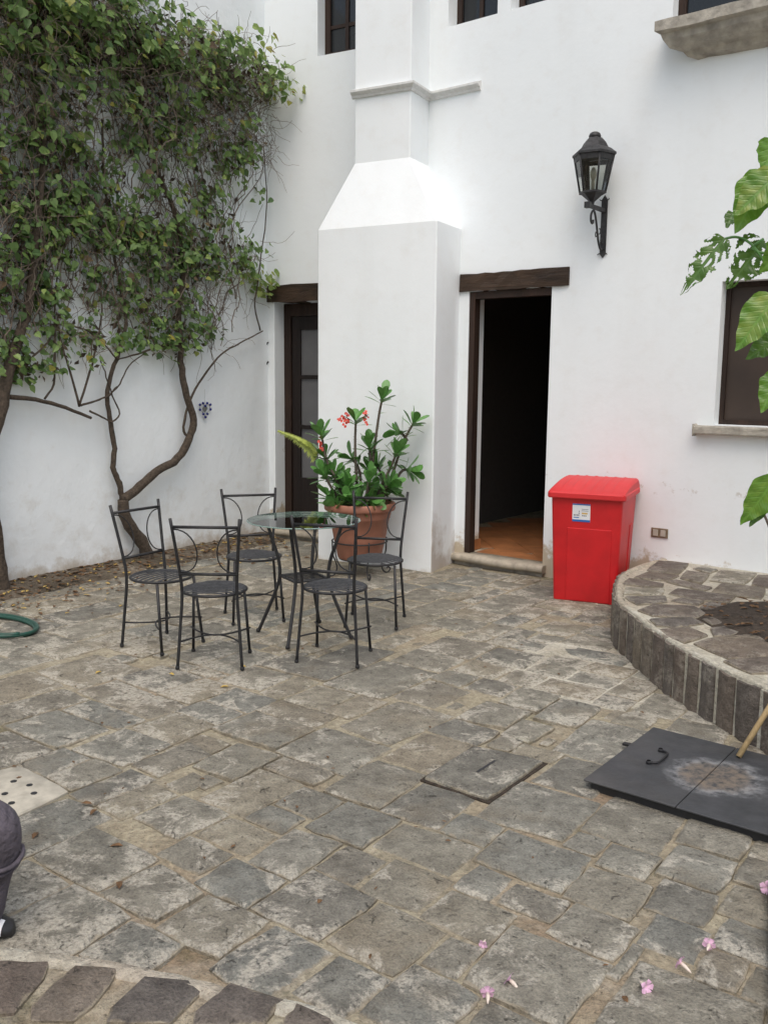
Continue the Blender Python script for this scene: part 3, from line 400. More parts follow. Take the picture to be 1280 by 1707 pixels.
# ---------------------------------------------------------------- ground
def rough_grid(mb, x0, x1, y0, y1, step, zf):
    nx = int((x1-x0)/step)+1; ny = int((y1-y0)/step)+1
    vs = [(x0+(x1-x0)*i/nx, y0+(y1-y0)*j/ny, 0) for j in range(ny+1) for i in range(nx+1)]
    vs = [(x, y, zf(x, y)) for x, y, _ in vs]
    mb.add(vs, [(j*(nx+1)+i, j*(nx+1)+i+1, (j+1)*(nx+1)+i+1, (j+1)*(nx+1)+i) for j in range(ny) for i in range(nx)], True)
g = MB(); rough_grid(g, -7.4, 4.0, -4.0, 7.6, .08, lambda x, y: -.004-.016*max(0, noise.noise((x*1.7, y*1.7, 0))+.05)+.004*noise.noise((x*9, y*9, 3)))
ground = g.build('ground', M['mortar']); ground['kind'] = 'structure'
far = MB(); far.add([(-40, -40, -.05), (40, -40, -.05), (40, 40, -.05), (-40, 40, -.05)], [(0, 1, 2, 3)])
fo = far.build('terrain', M['mortar']); fo['kind'] = 'structure'
def inset(poly, d):
    n = len(poly); out = []
    for i in range(n):
        a, b, c = Vector(poly[i-1]), Vector(poly[i]), Vector(poly[(i+1) % n])
        e1 = (b-a).normalized(); e2 = (c-b).normalized()
        n1 = Vector((-e1.y, e1.x)); n2 = Vector((-e2.y, e2.x)); bis = n1+n2
        k = max(.35, bis.dot(n1))
        out.append(b+bis*(d/k))
    return out
def stone_mesh(poly, top, depth, rnd, ins=.004, rag=.0055, rim=.012, per=.07, tilt=.010):
    poly = inset([(p[0], p[1]) for p in poly], ins)
    pts = []
    n = len(poly)
    for i in range(n):
        a, b = Vector(poly[i]), Vector(poly[(i+1) % n]); L = (b-a).length
        k = max(1, min(5, int(round(L/per))))
        for j in range(k): pts.append(a+(b-a)*(j/k)+Vector((rnd.uniform(-rag, rag), rnd.uniform(-rag, rag))))
    c = sum(pts, Vector((0, 0)))/len(pts)
    # round the corners a little
    q = []
    for i, p in enumerate(pts): q.append(p*.90+(pts[i-1]+pts[(i+1) % len(pts)])*.05)
    grow = .002
    q = [p+(p-c).normalized()*grow for p in q]
    pts = q; m = len(pts)
    tx, ty = rnd.uniform(-tilt, tilt), rnd.uniform(-tilt, tilt)
    zz = lambda p: top+(p.x-c.x)*tx+(p.y-c.y)*ty
    vs = [(p.x, p.y, -depth) for p in pts]
    vs += [(p.x, p.y, zz(p)-.006+rnd.uniform(-.002, .001)) for p in pts]
    inn = [p+(c-p).normalized()*min(rim*rnd.uniform(.7, 1.6), (c-p).length*.4) for p in pts]
    vs += [(p.x, p.y, zz(p)+rnd.uniform(-.0015, .0025)) for p in inn]
    vs.append((c.x, c.y, zz(c)+.002))
    fs = []
    for i in range(m):
        i2 = (i+1) % m
        fs.append((i, i2, m+i2, m+i)); fs.append((m+i, m+i2, 2*m+i2, 2*m+i)); fs.append((2*m+i, 2*m+i2, 3*m))
    mb = MB(); mb.add(vs, fs[:0], True); mb.rim = [1]*m+[1]*m+[.85]*m+[0]
    for f in fs: mb.f.append(f); mb.sm.append(len(f) == 3)
    return mb
def overlap(A, B, mg=.0):
    for P, Q in ((A, B), (B, A)):
        n = len(P)
        for i in range(n):
            ax, ay = P[i]; bx, by = P[(i+1) % n]; nx, ny = by-ay, ax-bx; L = math.hypot(nx, ny)
            if L < 1e-6: continue
            nx /= L; ny /= L
            if min((x-ax)*nx+(y-ay)*ny for x, y in Q) > -mg: return False
    return True
def hull(P):
    P = sorted(set(P)); 
    def half(p):
        h = []
        for q in p:
            while len(h) > 1 and (h[-1][0]-h[-2][0])*(q[1]-h[-2][1])-(h[-1][1]-h[-2][1])*(q[0]-h[-2][0]) <= 0: h.pop()
            h.append(q)
        return h[:-1]
    return half(P)+half(P[::-1])
rs = random.Random(3)
traced = [tuple(map(tuple, s)) for s in STONES]
extra = [hull([tuple(p) for p in LIFTED]), hull([tuple(p) for p in DRAIN])]
def ccw(q): return q if sum(q[i][0]*q[(i+1) % len(q)][1]-q[(i+1) % len(q)][0]*q[i][1] for i in range(len(q))) > 0 else q[::-1]
def grow_all(polys, others, rounds, d, gap):
    polys = [ccw(list(p)) for p in polys]; hs = [hull([tuple(x) for x in p]) for p in polys]; alive = [True]*len(polys)
    cs = [(sum(x for x, _ in p)/len(p), sum(y for _, y in p)/len(p)) for p in polys]
    for _ in range(rounds):
        for i, p in enumerate(polys):
            if not alive[i]: continue
            q = [tuple(x) for x in inset(p, -d)]; hq = hull([tuple(x) for x in inset(p, -d-gap)])
            bad = any(j != i and abs(cs[i][0]-cs[j][0]) < 1 and abs(cs[i][1]-cs[j][1]) < 1 and overlap(hq, hs[j]) for j in range(len(polys))) or any(overlap(hq, o_) for o_ in others)
            if bad:
                # try each edge by itself
                ok_any = False
                for e in range(len(p)):
                    a, b = Vector(p[e]), Vector(p[(e+1) % len(p)])
                    if (b-a).length < 1e-4: continue
                    t_ = (b-a).normalized(); n_ = Vector((t_.y, -t_.x))
                    z = list(p); z[e] = tuple(a+n_*d); z[(e+1) % len(p)] = tuple(b+n_*d)
                    zg = list(p); zg[e] = tuple(a+n_*(d+gap)); zg[(e+1) % len(p)] = tuple(b+n_*(d+gap)); hz = hull([tuple(x) for x in zg])
                    if not (any(j != i and abs(cs[i][0]-cs[j][0]) < 1 and abs(cs[i][1]-cs[j][1]) < 1 and overlap(hz, hs[j]) for j in range(len(polys))) or any(overlap(hz, o_) for o_ in others)):
                        p = z; ok_any = True
                polys[i] = p; hs[i] = hull([tuple(x) for x in p]); alive[i] = ok_any
            else: polys[i] = q; hs[i] = hull(q)
    return polys
def squared(P):
    cx_, cy_ = sum(p[0] for p in P)/len(P), sum(p[1] for p in P)/len(P)
    ga = radians(92+5*noise.noise((cx_*1.3, cy_*1.3, 3))+rs.uniform(-1.5, 1.5)); e = Vector((cos(ga), sin(ga))); n_ = Vector((-e.y, e.x))
    us = [Vector(p).dot(e) for p in P]; vs_ = [Vector(p).dot(n_) for p in P]; u0, u1, v0, v1 = min(us), max(us), min(vs_), max(vs_); ar = (u1-u0)*(v1-v0)
    pa = abs(sum(P[i][0]*P[(i+1) % len(P)][1]-P[(i+1) % len(P)][0]*P[i][1] for i in range(len(P))))/2
    k = min(1, math.sqrt(pa/ar))*.97; uc, vc, hu, hv = (u0+u1)/2, (v0+v1)/2, (u1-u0)/2*k, (v1-v0)/2*k
    # pull each rectangle corner part of the way to the nearest measured corner
    out = []
    for su, sv in ((-1, -1), (1, -1), (1, 1), (-1, 1)):
        c = e*(uc+su*hu)+n_*(vc+sv*hv); q = min((Vector(p) for p in P), key=lambda p: (p-c).length)
        out.append(tuple(c.lerp(q, .16)))
    return out
traced = [squared(s) for s in traced]
traced = [tuple(map(tuple, s)) for s in grow_all(traced, extra, 16, .005, .006)]
blockers = [hull(s) for s in traced]+[hull([tuple(p) for p in LIFTED]), hull([tuple(p) for p in DRAIN])]
WALLS = [hull([(-7.6, -5), (-6.72, -5), (-6.75, 4.9), (-6.9, 8), (-7.6, 8)]), hull([(-7.4, 8), (-6.95, 6.78), (-5.6, 7.0), (-4.6, 6.89), (4.5, 6.89), (4.5, 8)]),
         hull([tuple((PF+U2*u+N2*d)[:2]) for u, d in ((-1.17, 0), (0, 0), (0, -.8), (-1.17, -.8))])]
PLANTER_CURVE = [(-2.62, 6.87), (-2.665, 6.5), (-2.63, 6.1), (-2.49, 5.70), (-2.32, 5.34), (-2.10, 5.07), (-1.82, 4.755), (-1.54, 4.495), (-1.07, 4.165), (-.55, 3.95), (.1, 3.86), (.8, 3.95)]
PLH = hull(PLANTER_CURVE+[(.8, 6.87)])
fill = []
# the rest of the court: rows of uneven slabs laid in the same grain as the measured ones
GA = radians(91.5); gu = Vector((cos(GA), sin(GA))); gv = Vector((-sin(GA), cos(GA)))
v = -9.0
def try_add(q, lev):
    h = hull(q)
    if len(h) < 3: return
    if any(overlap(h, w, .02) for w in WALLS) or overlap(h, PLH, .12): 
        hit = True
    else:
        hit = any(overlap(h, b, .010) for b in blockers)
    if not hit: fill.append(q); return
    if lev == 0: return
    a, b, c, d = [Vector(p) for p in q]
    if (b-a).length > (d-a).length: m1, m2 = (a+b)/2, (d+c)/2; parts = ((a, m1, m2, d), (m1, b, c, m2))
    else: m1, m2 = (a+d)/2, (b+c)/2; parts = ((a, b, m2, m1), (m1, m2, c, d))
    for p in parts: try_add([tuple(x) for x in p], lev-1)
while v < 8:
    w = rs.uniform(.24, .46); u = -9+rs.uniform(0, .5)
    while u < 10:
        l = rs.uniform(.26, .62); c = gu*(u+l/2)+gv*(v+w/2)
        if -7.3 < c.x < 3.6 and -3.5 < c.y < 7.2:
            j = lambda: Vector((rs.uniform(-.022, .022), rs.uniform(-.022, .022)))
            q = [gu*u+gv*v+j(), gu*(u+l)+gv*v+j(), gu*(u+l)+gv*(v+w)+j(), gu*u+gv*(v+w)+j()]
            q = [tuple(p) for p in q]
            if rs.random() < .22:
                a, b, c2, d = [Vector(p) for p in q]; t = rs.uniform(.4, .6)
                m1, m2 = a+(d-a)*t, b+(c2-b)*t
                try_add([tuple(x) for x in (a, b, m2, m1)], 3); try_add([tuple(x) for x in (m1, m2, c2, d)], 3)
            else: try_add(q, 3)
        u += l
    v += w
    
for _ in range(15000):
    sx_, sy_ = rs.choice(((.28, .22), (.2, .16), (.14, .11), (.10, .07))); sx_ *= rs.uniform(.8, 1.2); sy_ *= rs.uniform(.8, 1.2)
    c = Vector((rs.uniform(-6.0, -.3), rs.uniform(1.2, 6.8)))
    e1, e2 = gu*(sx_/2), gv*(sy_/2); j = lambda: Vector((rs.uniform(-.012, .012), rs.uniform(-.012, .012)))
    q = [tuple(p) for p in (c-e1-e2+j(), c+e1-e2+j(), c+e1+e2+j(), c-e1+e2+j())]; hq = hull([tuple(x) for x in inset(q, -.010)])
    near = [f for f in fill if abs(f[0][0]-c.x) < .9 and abs(f[0][1]-c.y) < .9]
    if any(overlap(hq, b) for b in blockers) or any(overlap(hq, hull(f)) for f in near) or any(overlap(hq, w) for w in WALLS) or overlap(hq, PLH): continue
    fill.append(q)
def in_view(c):
    d = Vector((c[0], c[1], -CAM_Z)); z = d.dot(fwd)
    if z < .3: return False
    x = 640+1518*d.dot(r2)/z; y = 853-1518*d.dot(u2)/z
    return -40 < x < 1320 and 880 < y < 1760
def size_px(c): return 1/Vector((c[0], c[1], -CAM_Z)).length
cent = lambda q: (sum(p[0] for p in q)/len(q), sum(p[1] for p in q)/len(q))
def parea(q): return abs(sum(q[i][0]*q[(i+1) % len(q)][1]-q[(i+1) % len(q)][0]*q[i][1] for i in range(len(q))))/2
fill = [q for q in fill if parea(q) > .004]
fill = grow_all(fill, blockers, 0, .006, .010)
vis = [q for q in fill if in_view(cent(q))]; hid = [q for q in fill if not in_view(cent(q))]
vis.sort(key=lambda q: -parea(q)*size_px(cent(q))**3)
nmax = max(0, 296-len(traced)); rest = vis[nmax:]+hid; vis = vis[:nmax]
for q in traced:
    stone_mesh(q, rs.uniform(.0005, .008), .03, rs, ins=.0, tilt=.018).build('paving_stone', M['stone'], ground)
for q in vis:
    stone_mesh(q, rs.uniform(-.001, .004), .03, rs, ins=.006).build('paving_stone', M['stone'], ground)
mb = MB()
for q in rest:
    s = stone_mesh(q, rs.uniform(-.001, .006), .03, rs, ins=.009); mb.add(s.v, s.f); mb.sm[-len(s.f):] = s.sm
o = mb.build('outer_paving_stones', M['stone'], ground); o['kind'] = 'stuff'
pq = [(-2.72, 4.58), (-2.66, 5.10), (-2.33, 5.30), (-1.98, 4.93), (-1.66, 4.45), (-1.83, 4.22), (-2.06, 4.22), (-2.27, 4.20)]
MB().prism(pq, -.03, -.0012).build('mortar_patch', M['wmortar'], ground)
# lifted slab with slot
ls = stone_mesh(LIFTED, .016, .01, rs, ins=.0, rag=.003, rim=.006, tilt=0)
root = empty('access_slab', (cent(LIFTED)[0], cent(LIFTED)[1], 0)); inv = Matrix.Translation(root.location).inverted()
tag(root, 'square raised stone access slab with a narrow slot, open dark gap round its edge', 'slab')
def rel(mb, root): mb.v = [tuple(Vector(p)-root.location) for p in mb.v]; return mb
sl = rel(ls, root).build('slab', M['stone'], root)
a, b = Vector(SLOT[0]), Vector(SLOT[1]); dd = (b-a).normalized(); pp = Vector((-dd.y, dd.x))*.006
rel(MB().prism([a-pp, b-pp, b+pp, a+pp], .0178, .0190), root).build('slot', M['shoe'], root)  # black strip on the slab, its colour standing for the slot's dark inside
gp = inset(LIFTED, -.016); rel(MB().prism(gp, -.02, .001), root).build('gap', M['soil'], root)
# drain cover
root = empty('drain_cover', (cent(DRAIN)[0], cent(DRAIN)[1], 0)); tag(root, 'pale concrete drain cover with round holes let into the paving', 'drain cover')
rel(stone_mesh(DRAIN, .008, .01, rs, ins=.0, rag=.002, rim=.006, tilt=0), root).build('cover', M['concrete'], root)
rel(MB().prism(inset(DRAIN, -.014), -.02, .0005), root).build('gap', M['soil'], root)
for h in DRAIN_HOLES:
    mbh = MB(); mbh.lathe([(.013, 0), (.013, .0015)], (h[0], h[1], .0095), 14); mbh.add([(h[0]+.013*cos(2*pi*k/14), h[1]+.013*sin(2*pi*k/14), .011) for k in range(14)], [tuple(range(14))])
    rel(mbh, root).build('hole', M['shoe'], root)  # black disc on the cover, shade of the hole put into its colour
# ---------------------------------------------------------------- house
house = empty('house', (-4.5, 7.2, 0)); tag(house, 'white plastered courtyard house with chimney breast, dark timber lintels and small upper windows', 'house')
HI = Matrix.Translation(house.location).inverted()
def hpart(mb, name, m, parent=None):
    mb.v = [tuple(Vector(p)-house.location) for p in mb.v]
    return mb.build(name, m, parent or house)
DOOR = (-4.47, -3.665, .10, 2.424); TH = .25
WINR = (-2.283, -1.15, 1.345, 2.386); UW1 = (-4.744, -4.254, 4.655, 5.75); UW2 = (-4.129, -3.64, 4.655, 5.75); UW3 = (-2.76, -1.55, 4.21, 5.75)
mb = MB(); wall_panel(mb, F3, -5.4, 3.0, -.1, 6.3, [DOOR, WINR, UW1, UW2, UW3], TH)
hpart(mb, 'front_wall', M['wall'])
LD = (-.315, .62, .09, 2.43); UWL = (.215, .95, 4.73, 5.75)    # in the side wall's own metres
mb = MB(); wall_panel(mb, F2, -.46, 1.75, -.1, 6.3, [LD, UWL], TH)
hpart(mb, 'side_wall', M['wall'])
# chimney
mb = MB()
def ring(u0, u1, d0, z, back): return [FC @ Vector(p) for p in ((u0, d0, z), (u1, d0, z), (u1, back, z), (u0, back, z))]
R = [ring(-1.17, 0, 0, -.1, .86), ring(-1.17, 0, 0, 2.96, .86), ring(-.912, -.362, .20, 3.54, .86), ring(-.912, -.362, .20, 6.4, .86)]
for i in range(3):
    vs = R[i]+R[i+1]; mb.add(vs, [(k, (k+1) % 4, 4+(k+1) % 4, 4+k) for k in range(4)])
mb.add(R[3], [(0, 1, 2, 3)])
ch = hpart(mb, 'chimney_breast', M['chimney']); bevel(ch, .012, 3)
# string moulding round the chimney and along the front wall
prof = [(0, -.035), (.018, -.030), (.024, -.012), (.040, -.002), (.052, .010), (.052, .028), (.030, .034), (0, .048)]
zc = 4.115
def mould_path(pts, nrm):
    mb = MB(); vs = []
    for p, n_ in zip(pts, nrm):
        for o_, z_ in prof: vs.append(Vector((p.x, p.y, zc+z_))+n_*o_)
    k = len(prof)
    for i in range(len(pts)-1):
        mb.add([], [])
    fs = [(i*k+j, (i+1)*k+j, (i+1)*k+j+1, i*k+j+1) for i in range(len(pts)-1) for j in range(k-1)]
    fs += [tuple(range(k)), tuple((len(pts)-1)*k+j for j in range(k-1, -1, -1))]
    return mb.add(vs, fs)
c0 = FC @ Vector((-.93, .20, 0)); c1 = FC @ Vector((-.362, .20, 0)); 
tt = (W3Y-c1.y)/(-N2.y); c2 = c1-N2*tt; c3 = Vector((-4.396, W3Y, 0))
nA = N2; nB = U2; nC = Vector((0, -1, 0))
def miter(a, b): m_ = (a+b); return m_/max(.4, m_.dot(a))*1.0
mo = hpart(mould_path([c0, c1, c2, c3], [nA, miter(nA, nB), miter(nB, nC), nC]), 'string_moulding', M['mould'])
# lintels
def lumpy_box(Fm, x0, x1, y0, y1, z0, z1, nx, rnd, amp):
    mb = MB(); vs = []
    for i in range(nx+1):
        x = x0+(x1-x0)*i/nx
        for y, z in ((y0, z0), (y0, (z0+z1)/2), (y0, z1), (y1, z1), (y1, z0)):
            vs.append(Fm @ Vector((x, y+(rnd.uniform(-amp, amp) if y == y0 else 0), z+rnd.uniform(-amp, amp)*.7)))
    k = 5; fs = [(i*k+j, (i+1)*k+j, (i+1)*k+(j+1) % k, i*k+(j+1) % k) for i in range(nx) for j in range(k)]
    fs += [tuple(range(k-1, -1, -1)), tuple(nx*k+j for j in range(k))]
    return mb.add(vs, fs)
hpart(lumpy_box(F3, -4.558, -3.51, -.022, TH-.01, 2.424, 2.571, 12, rs, .006), 'lintel', M['lintel'])
hpart(lumpy_box(F2, -.435, .95, -.02, TH-.01, 2.43, 2.60, 12, rs, .006), 'lintel', M['lintel'])
# right doorway: frame, step, inner room
fr = hpart(MB().box((DOOR[0]+.001, .01, .105), (DOOR[0]+.055, .095, 2.42), F3), 'door_frame', M['frame'])
hpart(MB().box((DOOR[1]-.022, .16, .105), (DOOR[1]-.001, .24, 2.42), F3), 'frame_post', M['frame'], fr)
hpart(MB().box((DOOR[0]+.055, .012, 2.36), (DOOR[1]-.001, .1, 2.42), F3), 'frame_head', M['frame'], fr)
hpart(MB().box((DOOR[0]+.001, .10, .104), (DOOR[0]+.012, .27, .20), F3), 'skirting_tile', M['tile'])
# rounded stone tread
def tread(Fm, x0, x1, y0, y1, z0, z1, nx=10):
    mb = MB(); pr = []
    r = (z1-z0)/2*.92
    for k in range(7):
        a = -pi/2+pi*k/6; pr.append((y0+r-r*cos(a)*1.0, (z0+z1)/2+(z1-z0)/2*sin(a)))
    pr += [(y1, z1), (y1, z0)]
    vs = []; n = len(pr)
    for i in range(nx+1):
        e = .012 if i in (0, nx) else 0
        for y, z in pr: vs.append(Fm @ Vector((x0+(x1-x0)*i/nx, y+e*.8+rs.uniform(-.002, .002)-.03*sin(pi*i/nx)*(y < y1-.01), z-e*.5+rs.uniform(-.002, .002))))
    mb.add(vs, [(i*n+j, (i+1)*n+j, (i+1)*n+(j+1) % n, i*n+(j+1) % n) for i in range(nx) for j in range(n)], True)
    mb.add(vs[:n], [tuple(range(n-1, -1, -1))]); mb.add(vs[-n:], [tuple(range(n))]); return mb
hpart(tread(F3, -4.575, -3.63, -.085, .10, .035, .103), 'stone_tread', M['tread'])
hpart(MB().box((-4.55, -.03, -.02), (-3.65, .1, .036), F3), 'tread_base', M['sill'])
hpart(tread(F2, -.30, .85, -.10, .10, .03, .095), 'stone_tread', M['tread'])
hpart(MB().box((-.28, -.05, -.02), (.85, .1, .031), F2), 'tread_base', M['sill'])
# inner room
RX0, RX1, RY1, RZ = -5.3, -2.2, 11.2, 2.75
mb = MB()
mb.box((RX0-.1, W3Y+TH+.001, -.05), (RX0, RY1, RZ)); mb.box((RX1, W3Y+TH+.001, -.05), (RX1+.1, RY1, RZ)); mb.box((RX0, RY1-.1, -.05), (RX1, RY1, RZ))
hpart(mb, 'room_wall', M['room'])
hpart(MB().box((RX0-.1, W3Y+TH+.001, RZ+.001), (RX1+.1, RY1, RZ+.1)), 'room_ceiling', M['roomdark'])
rf = hpart(MB().box((RX0, W3Y+.101, -.05), (RX1, RY1-.1, .094)), 'room_floor', M['mortar'])
s = .295; k = 0
tl = MB().box((.003, .003, 0), (s-.003, s-.003, .008)).mesh('floor_tile', M['tile'])
for i in range(-9, 8):
    for j in range(-9, 8):
        c = Vector((-4.0, 7.7, 0))+Matrix.Rotation(radians(45), 3, 'Z') @ Vector((i*s, j*s, 0)); cc = c+Matrix.Rotation(radians(45), 3, 'Z') @ Vector((s/2, s/2, 0))
        if RX0+.22 < cc.x < RX1-.22 and W3Y+TH+.05 < cc.y < 9.3:
            t_ = ob('floor_tile', tl, rf); t_.location = c-house.location+Vector((0, 0, .0945)); t_.rotation_euler = (0, 0, radians(45))
hpart(MB().box((DOOR[0]+.06, W3Y+.105, .0945), (DOOR[1]-.003, W3Y+.35, .1005)), 'floor_tile', M['tile'], rf)
# left doorway: glazed door leaf
dl = hpart(MB().box((LD[0]+.001, .17, .1), (LD[0]+.085, .249, 2.425), F2), 'door_frame', M['frame'])
hpart(MB().box((LD[0]+.085, .172, 2.30), (LD[1]-.001, .249, 2.425), F2), 'frame_head', M['frame'], dl)
leaf = hpart(MB().box((LD[0]+.095, .185, .1), (LD[0]+.195, .235, 2.295), F2), 'door_leaf', M['leafdoor'])
X0, X1 = LD[0]+.195, LD[1]-.02
hpart(MB().box((X0, .187, .1), (X1, .233, .62), F2), 'bottom_panel', M['leafdoor'], leaf)
for z0, z1 in ((2.16, 2.294), (1.655, 1.695), (1.135, 1.175)): hpart(MB().box((X0, .187, z0), (X1, .233, z1), F2), 'glazing_bar', M['leafdoor'], leaf)
for z0, z1 in ((.62, 1.135), (1.175, 1.655), (1.695, 2.16)): hpart(MB().box((X0, .205, z0), (X1, .212, z1), F2), 'pane', M['curtain'], leaf)
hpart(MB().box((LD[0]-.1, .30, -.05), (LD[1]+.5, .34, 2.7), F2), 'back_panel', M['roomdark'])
# windows
def window(Fm, o, dep, framew, bars_v, bars_h, pane, name='window'):
    x0, x1, z0, z1 = o; f = MB()
    f.box((x0+.001, dep, z0+.001), (x0+framew, dep+.05, z1-.001), Fm); f.box((x1-framew, dep, z0+.001), (x1-.001, dep+.05, z1-.001), Fm)
    f.box((x0+framew, dep+.001, z0+.001), (x1-framew, dep+.049, z0+framew), Fm); f.box((x0+framew, dep+.001, z1-framew), (x1-framew, dep+.049, z1-.001), Fm)
    w = hpart(f, name, M['frame'])
    for b in bars_v: hpart(MB().box((b-.018, dep+.006, z0+framew), (b+.018, dep+.044, z1-framew), Fm), 'glazing_bar', M['frame'], w)
    for b in bars_h: hpart(MB().box((x0+framew, dep+.009, b-.016), (x1-framew, dep+.041, b+.016), Fm), 'glazing_bar', M['frame'], w)
    hpart(MB().box((x0+framew-.002, dep+.022, z0+framew-.002), (x1-framew+.002, dep+.028, z1-framew+.002), Fm), 'pane', pane, w)
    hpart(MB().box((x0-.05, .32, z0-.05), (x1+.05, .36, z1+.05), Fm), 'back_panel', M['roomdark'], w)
    return w
window(F3, WINR, .10, .035, [], [], M['screen'])
window(F3, UW1, .13, .05, [-4.5], [5.2], M['wpane']); window(F3, UW2, .13, .05, [-3.88], [5.2], M['wpane']); window(F3, UW3, .10, .06, [-2.2], [5.0], M['wpane'])
window(F2, UWL, .13, .06, [.46, .70], [5.02, 5.35], M['wpane'])
for u, z in ((-.40, 2.03), (-.40, 1.83)):
    hpart(MB().tube([F2 @ Vector((u, .01, z)), F2 @ Vector((u+.006, -.02, z-.01)), F2 @ Vector((u+.002, -.026, z-.03))], [.012, .009, .004], 6), 'wall_hole_lump', M['lamp'])  # small dark lumps standing for two dark holes in the wall
# right sill and the big moulded upper sill
s_ = hpart(lumpy_box(F3, -2.412, -.9, -.075, .09, 1.272, 1.338, 9, rs, .003), 'window_sill', M['sill']); bevel(s_, .012, 2)
prof2 = [(.0, 3.955), (.06, 3.97), (.085, 4.005), (.10, 4.01), (.16, 4.03), (.20, 4.075), (.215, 4.118), (.25, 4.128), (.25, 4.20), (0, 4.205)]
mb = MB(); vs = []; nx = 14
for i in range(nx+1):
    f_ = i/nx
    for q, (o_, z_) in enumerate(prof2):
        ends = (.25-o_)*.95 if z_ < 4.19 else 0
        x = -2.79+ends+(1.55-2*ends)*f_
        vs.append(F3 @ Vector((x, -o_+rs.uniform(-.004, .004)*(o_ > .01), z_+rs.uniform(-.005, .005)-(.03*noise.noise((x*3, 0, 0)) if q < 2 else 0))))
n = len(prof2)
mb.add(vs, [(i*n+j, (i+1)*n+j, (i+1)*n+(j+1) % n, i*n+(j+1) % n) for i in range(nx) for j in range(n)])
mb.add(vs[:n], [tuple(range(n-1, -1, -1))]); mb.add(vs[-n:], [tuple(range(n))])
hpart(mb, 'upper_sill', M['sill'])
# ---------------------------------------------------------------- garden wall
mb = MB(); nu, nz = 90, 34
vs = []; u0, u1 = -8.5, 2.05
for j in range(nz+1):
    for i in range(nu+1):
        u = u0+(u1-u0)*i/nu; z = -.1+5.9*j/nz
        d = .022*noise.noise((u*1.1, z*1.1, 5))+.010*noise.noise((u*3.5, z*3.5, 1))
        vs.append(F1 @ Vector((u, d, z)))
nb = len(vs)
mb.add(vs, [(j*(nu+1)+i, j*(nu+1)+i+1, (j+1)*(nu+1)+i+1, (j+1)*(nu+1)+i) for j in range(nz) for i in range(nu)], True)
mb.box((u0, .045, -.1), (u1, .35, 5.79), F1)
gw = mb.build('garden_wall', M['gwall']); tag(gw, 'uneven white plastered garden wall behind the climbing vines', 'wall')
# soil bed and litter along the garden wall
mb = MB(); nu = 60; vs = []
for i in range(nu+1):
    u = -6+7.8*i/nu
    for j in range(9):
        w = .40*(j/8)*(1+.35*noise.noise((u*1.3, 0, 2)))
        h = .05*(1-(j/8)**1.5)+.012*noise.noise((u*7, j*.9, 0))-.012*(j == 8)+.006
        vs.append(F1 @ Vector((u, .02-w, h)))
mb.add(vs, [(i*9+j, (i+1)*9+j, (i+1)*9+j+1, i*9+j+1) for i in range(nu) for j in range(8)], True)
so = mb.build('soil_strip', mortar_mat('leaf_mould_soil', (.15, .125, .095), (.06, .047, .033), .5)); so['kind'] = 'structure'
def litter(n, fn, name, m, label, cat, s0, s1):
    mb = MB(); r = random.Random(n)
    for _ in range(n):
        x, y, z = fn(r); a = r.uniform(0, 2*pi); s = r.uniform(s0, s1); w = s*r.uniform(.35, .6)
        d = Vector((cos(a), sin(a), r.uniform(-.1, .1))); q = Vector((-sin(a), cos(a), r.uniform(-.2, .2))); c = Vector((x, y, z+.010)); up_ = Vector((0, 0, r.uniform(.1, .35)*s))
        vs = [c-d*s, c-d*s*.2+q*w+up_, c+d*s*.5+q*w*.7+up_*.6, c+d*s, c+d*s*.5-q*w*.7+up_*.5, c-d*s*.2-q*w+up_, c+d*.1*s]
        mb.add(vs, [(0, 6, 1), (1, 6, 2), (2, 6, 3), (3, 6, 4), (4, 6, 5), (5, 6, 0)])
    o = mb.build(name, m); o['kind'] = 'stuff'; tag(o, label, cat); return o
def nearwall(r):
    u = r.uniform(-3.5, 1.75); w = min(abs(r.gauss(0, .42)), 1.5); p = F1 @ Vector((u, .0-w, 0)); return p.x, p.y, max(.0, .05-w*.09)
litter(900, nearwall, 'leaf_litter', M['dry'], 'brown fallen leaves scattered along the foot of the garden wall', 'leaf litter', .014, .034)
litter(260, nearwall, 'yellow_leaf_litter', M['dryy'], 'yellow fallen leaves among brown ones at the garden wall', 'leaf litter', .012, .028)
def court(r): return r.uniform(-5.5, -.6), r.uniform(1.7, 6.6), .0
litter(140, court, 'court_debris', M['dry'], 'tiny dark crumbs of leaf strewn over the paving', 'debris', .006, .016)
def slot_leaf(name, m, s):
    mb = MB(); mb.add([(-s, 0, .004), (-s*.3, s*.45, .012), (s*.5, s*.35, .010), (s, 0, .004), (s*.5, -s*.35, .009), (-s*.3, -s*.45, .012), (.1*s, 0, .005)], [(0, 6, 1), (1, 6, 2), (2, 6, 3), (3, 6, 4), (4, 6, 5), (5, 6, 0)][::1])
    return mb.mesh(name, m)
lm1, lm2 = slot_leaf('fallen_leaf', M['dryy'], .024), slot_leaf('fallen_leaf', M['dry'], .024)
for i, (x, y) in enumerate(DRY):
    br = 3 <= i <= 7
    o = ob('fallen_leaf', lm2 if br else lm1); o.location = (x, y, .006); o.rotation_euler = (pi, 0, i*1.7); o.rotation_euler = (0, 0, i*1.7)
    tag(o, 'curled brown leaf lying alone on the open paving' if br else 'small yellow leaf lying alone on the paving near a chair', 'leaf', 'brown leaves on open paving' if br else 'yellow leaves by the chairs')
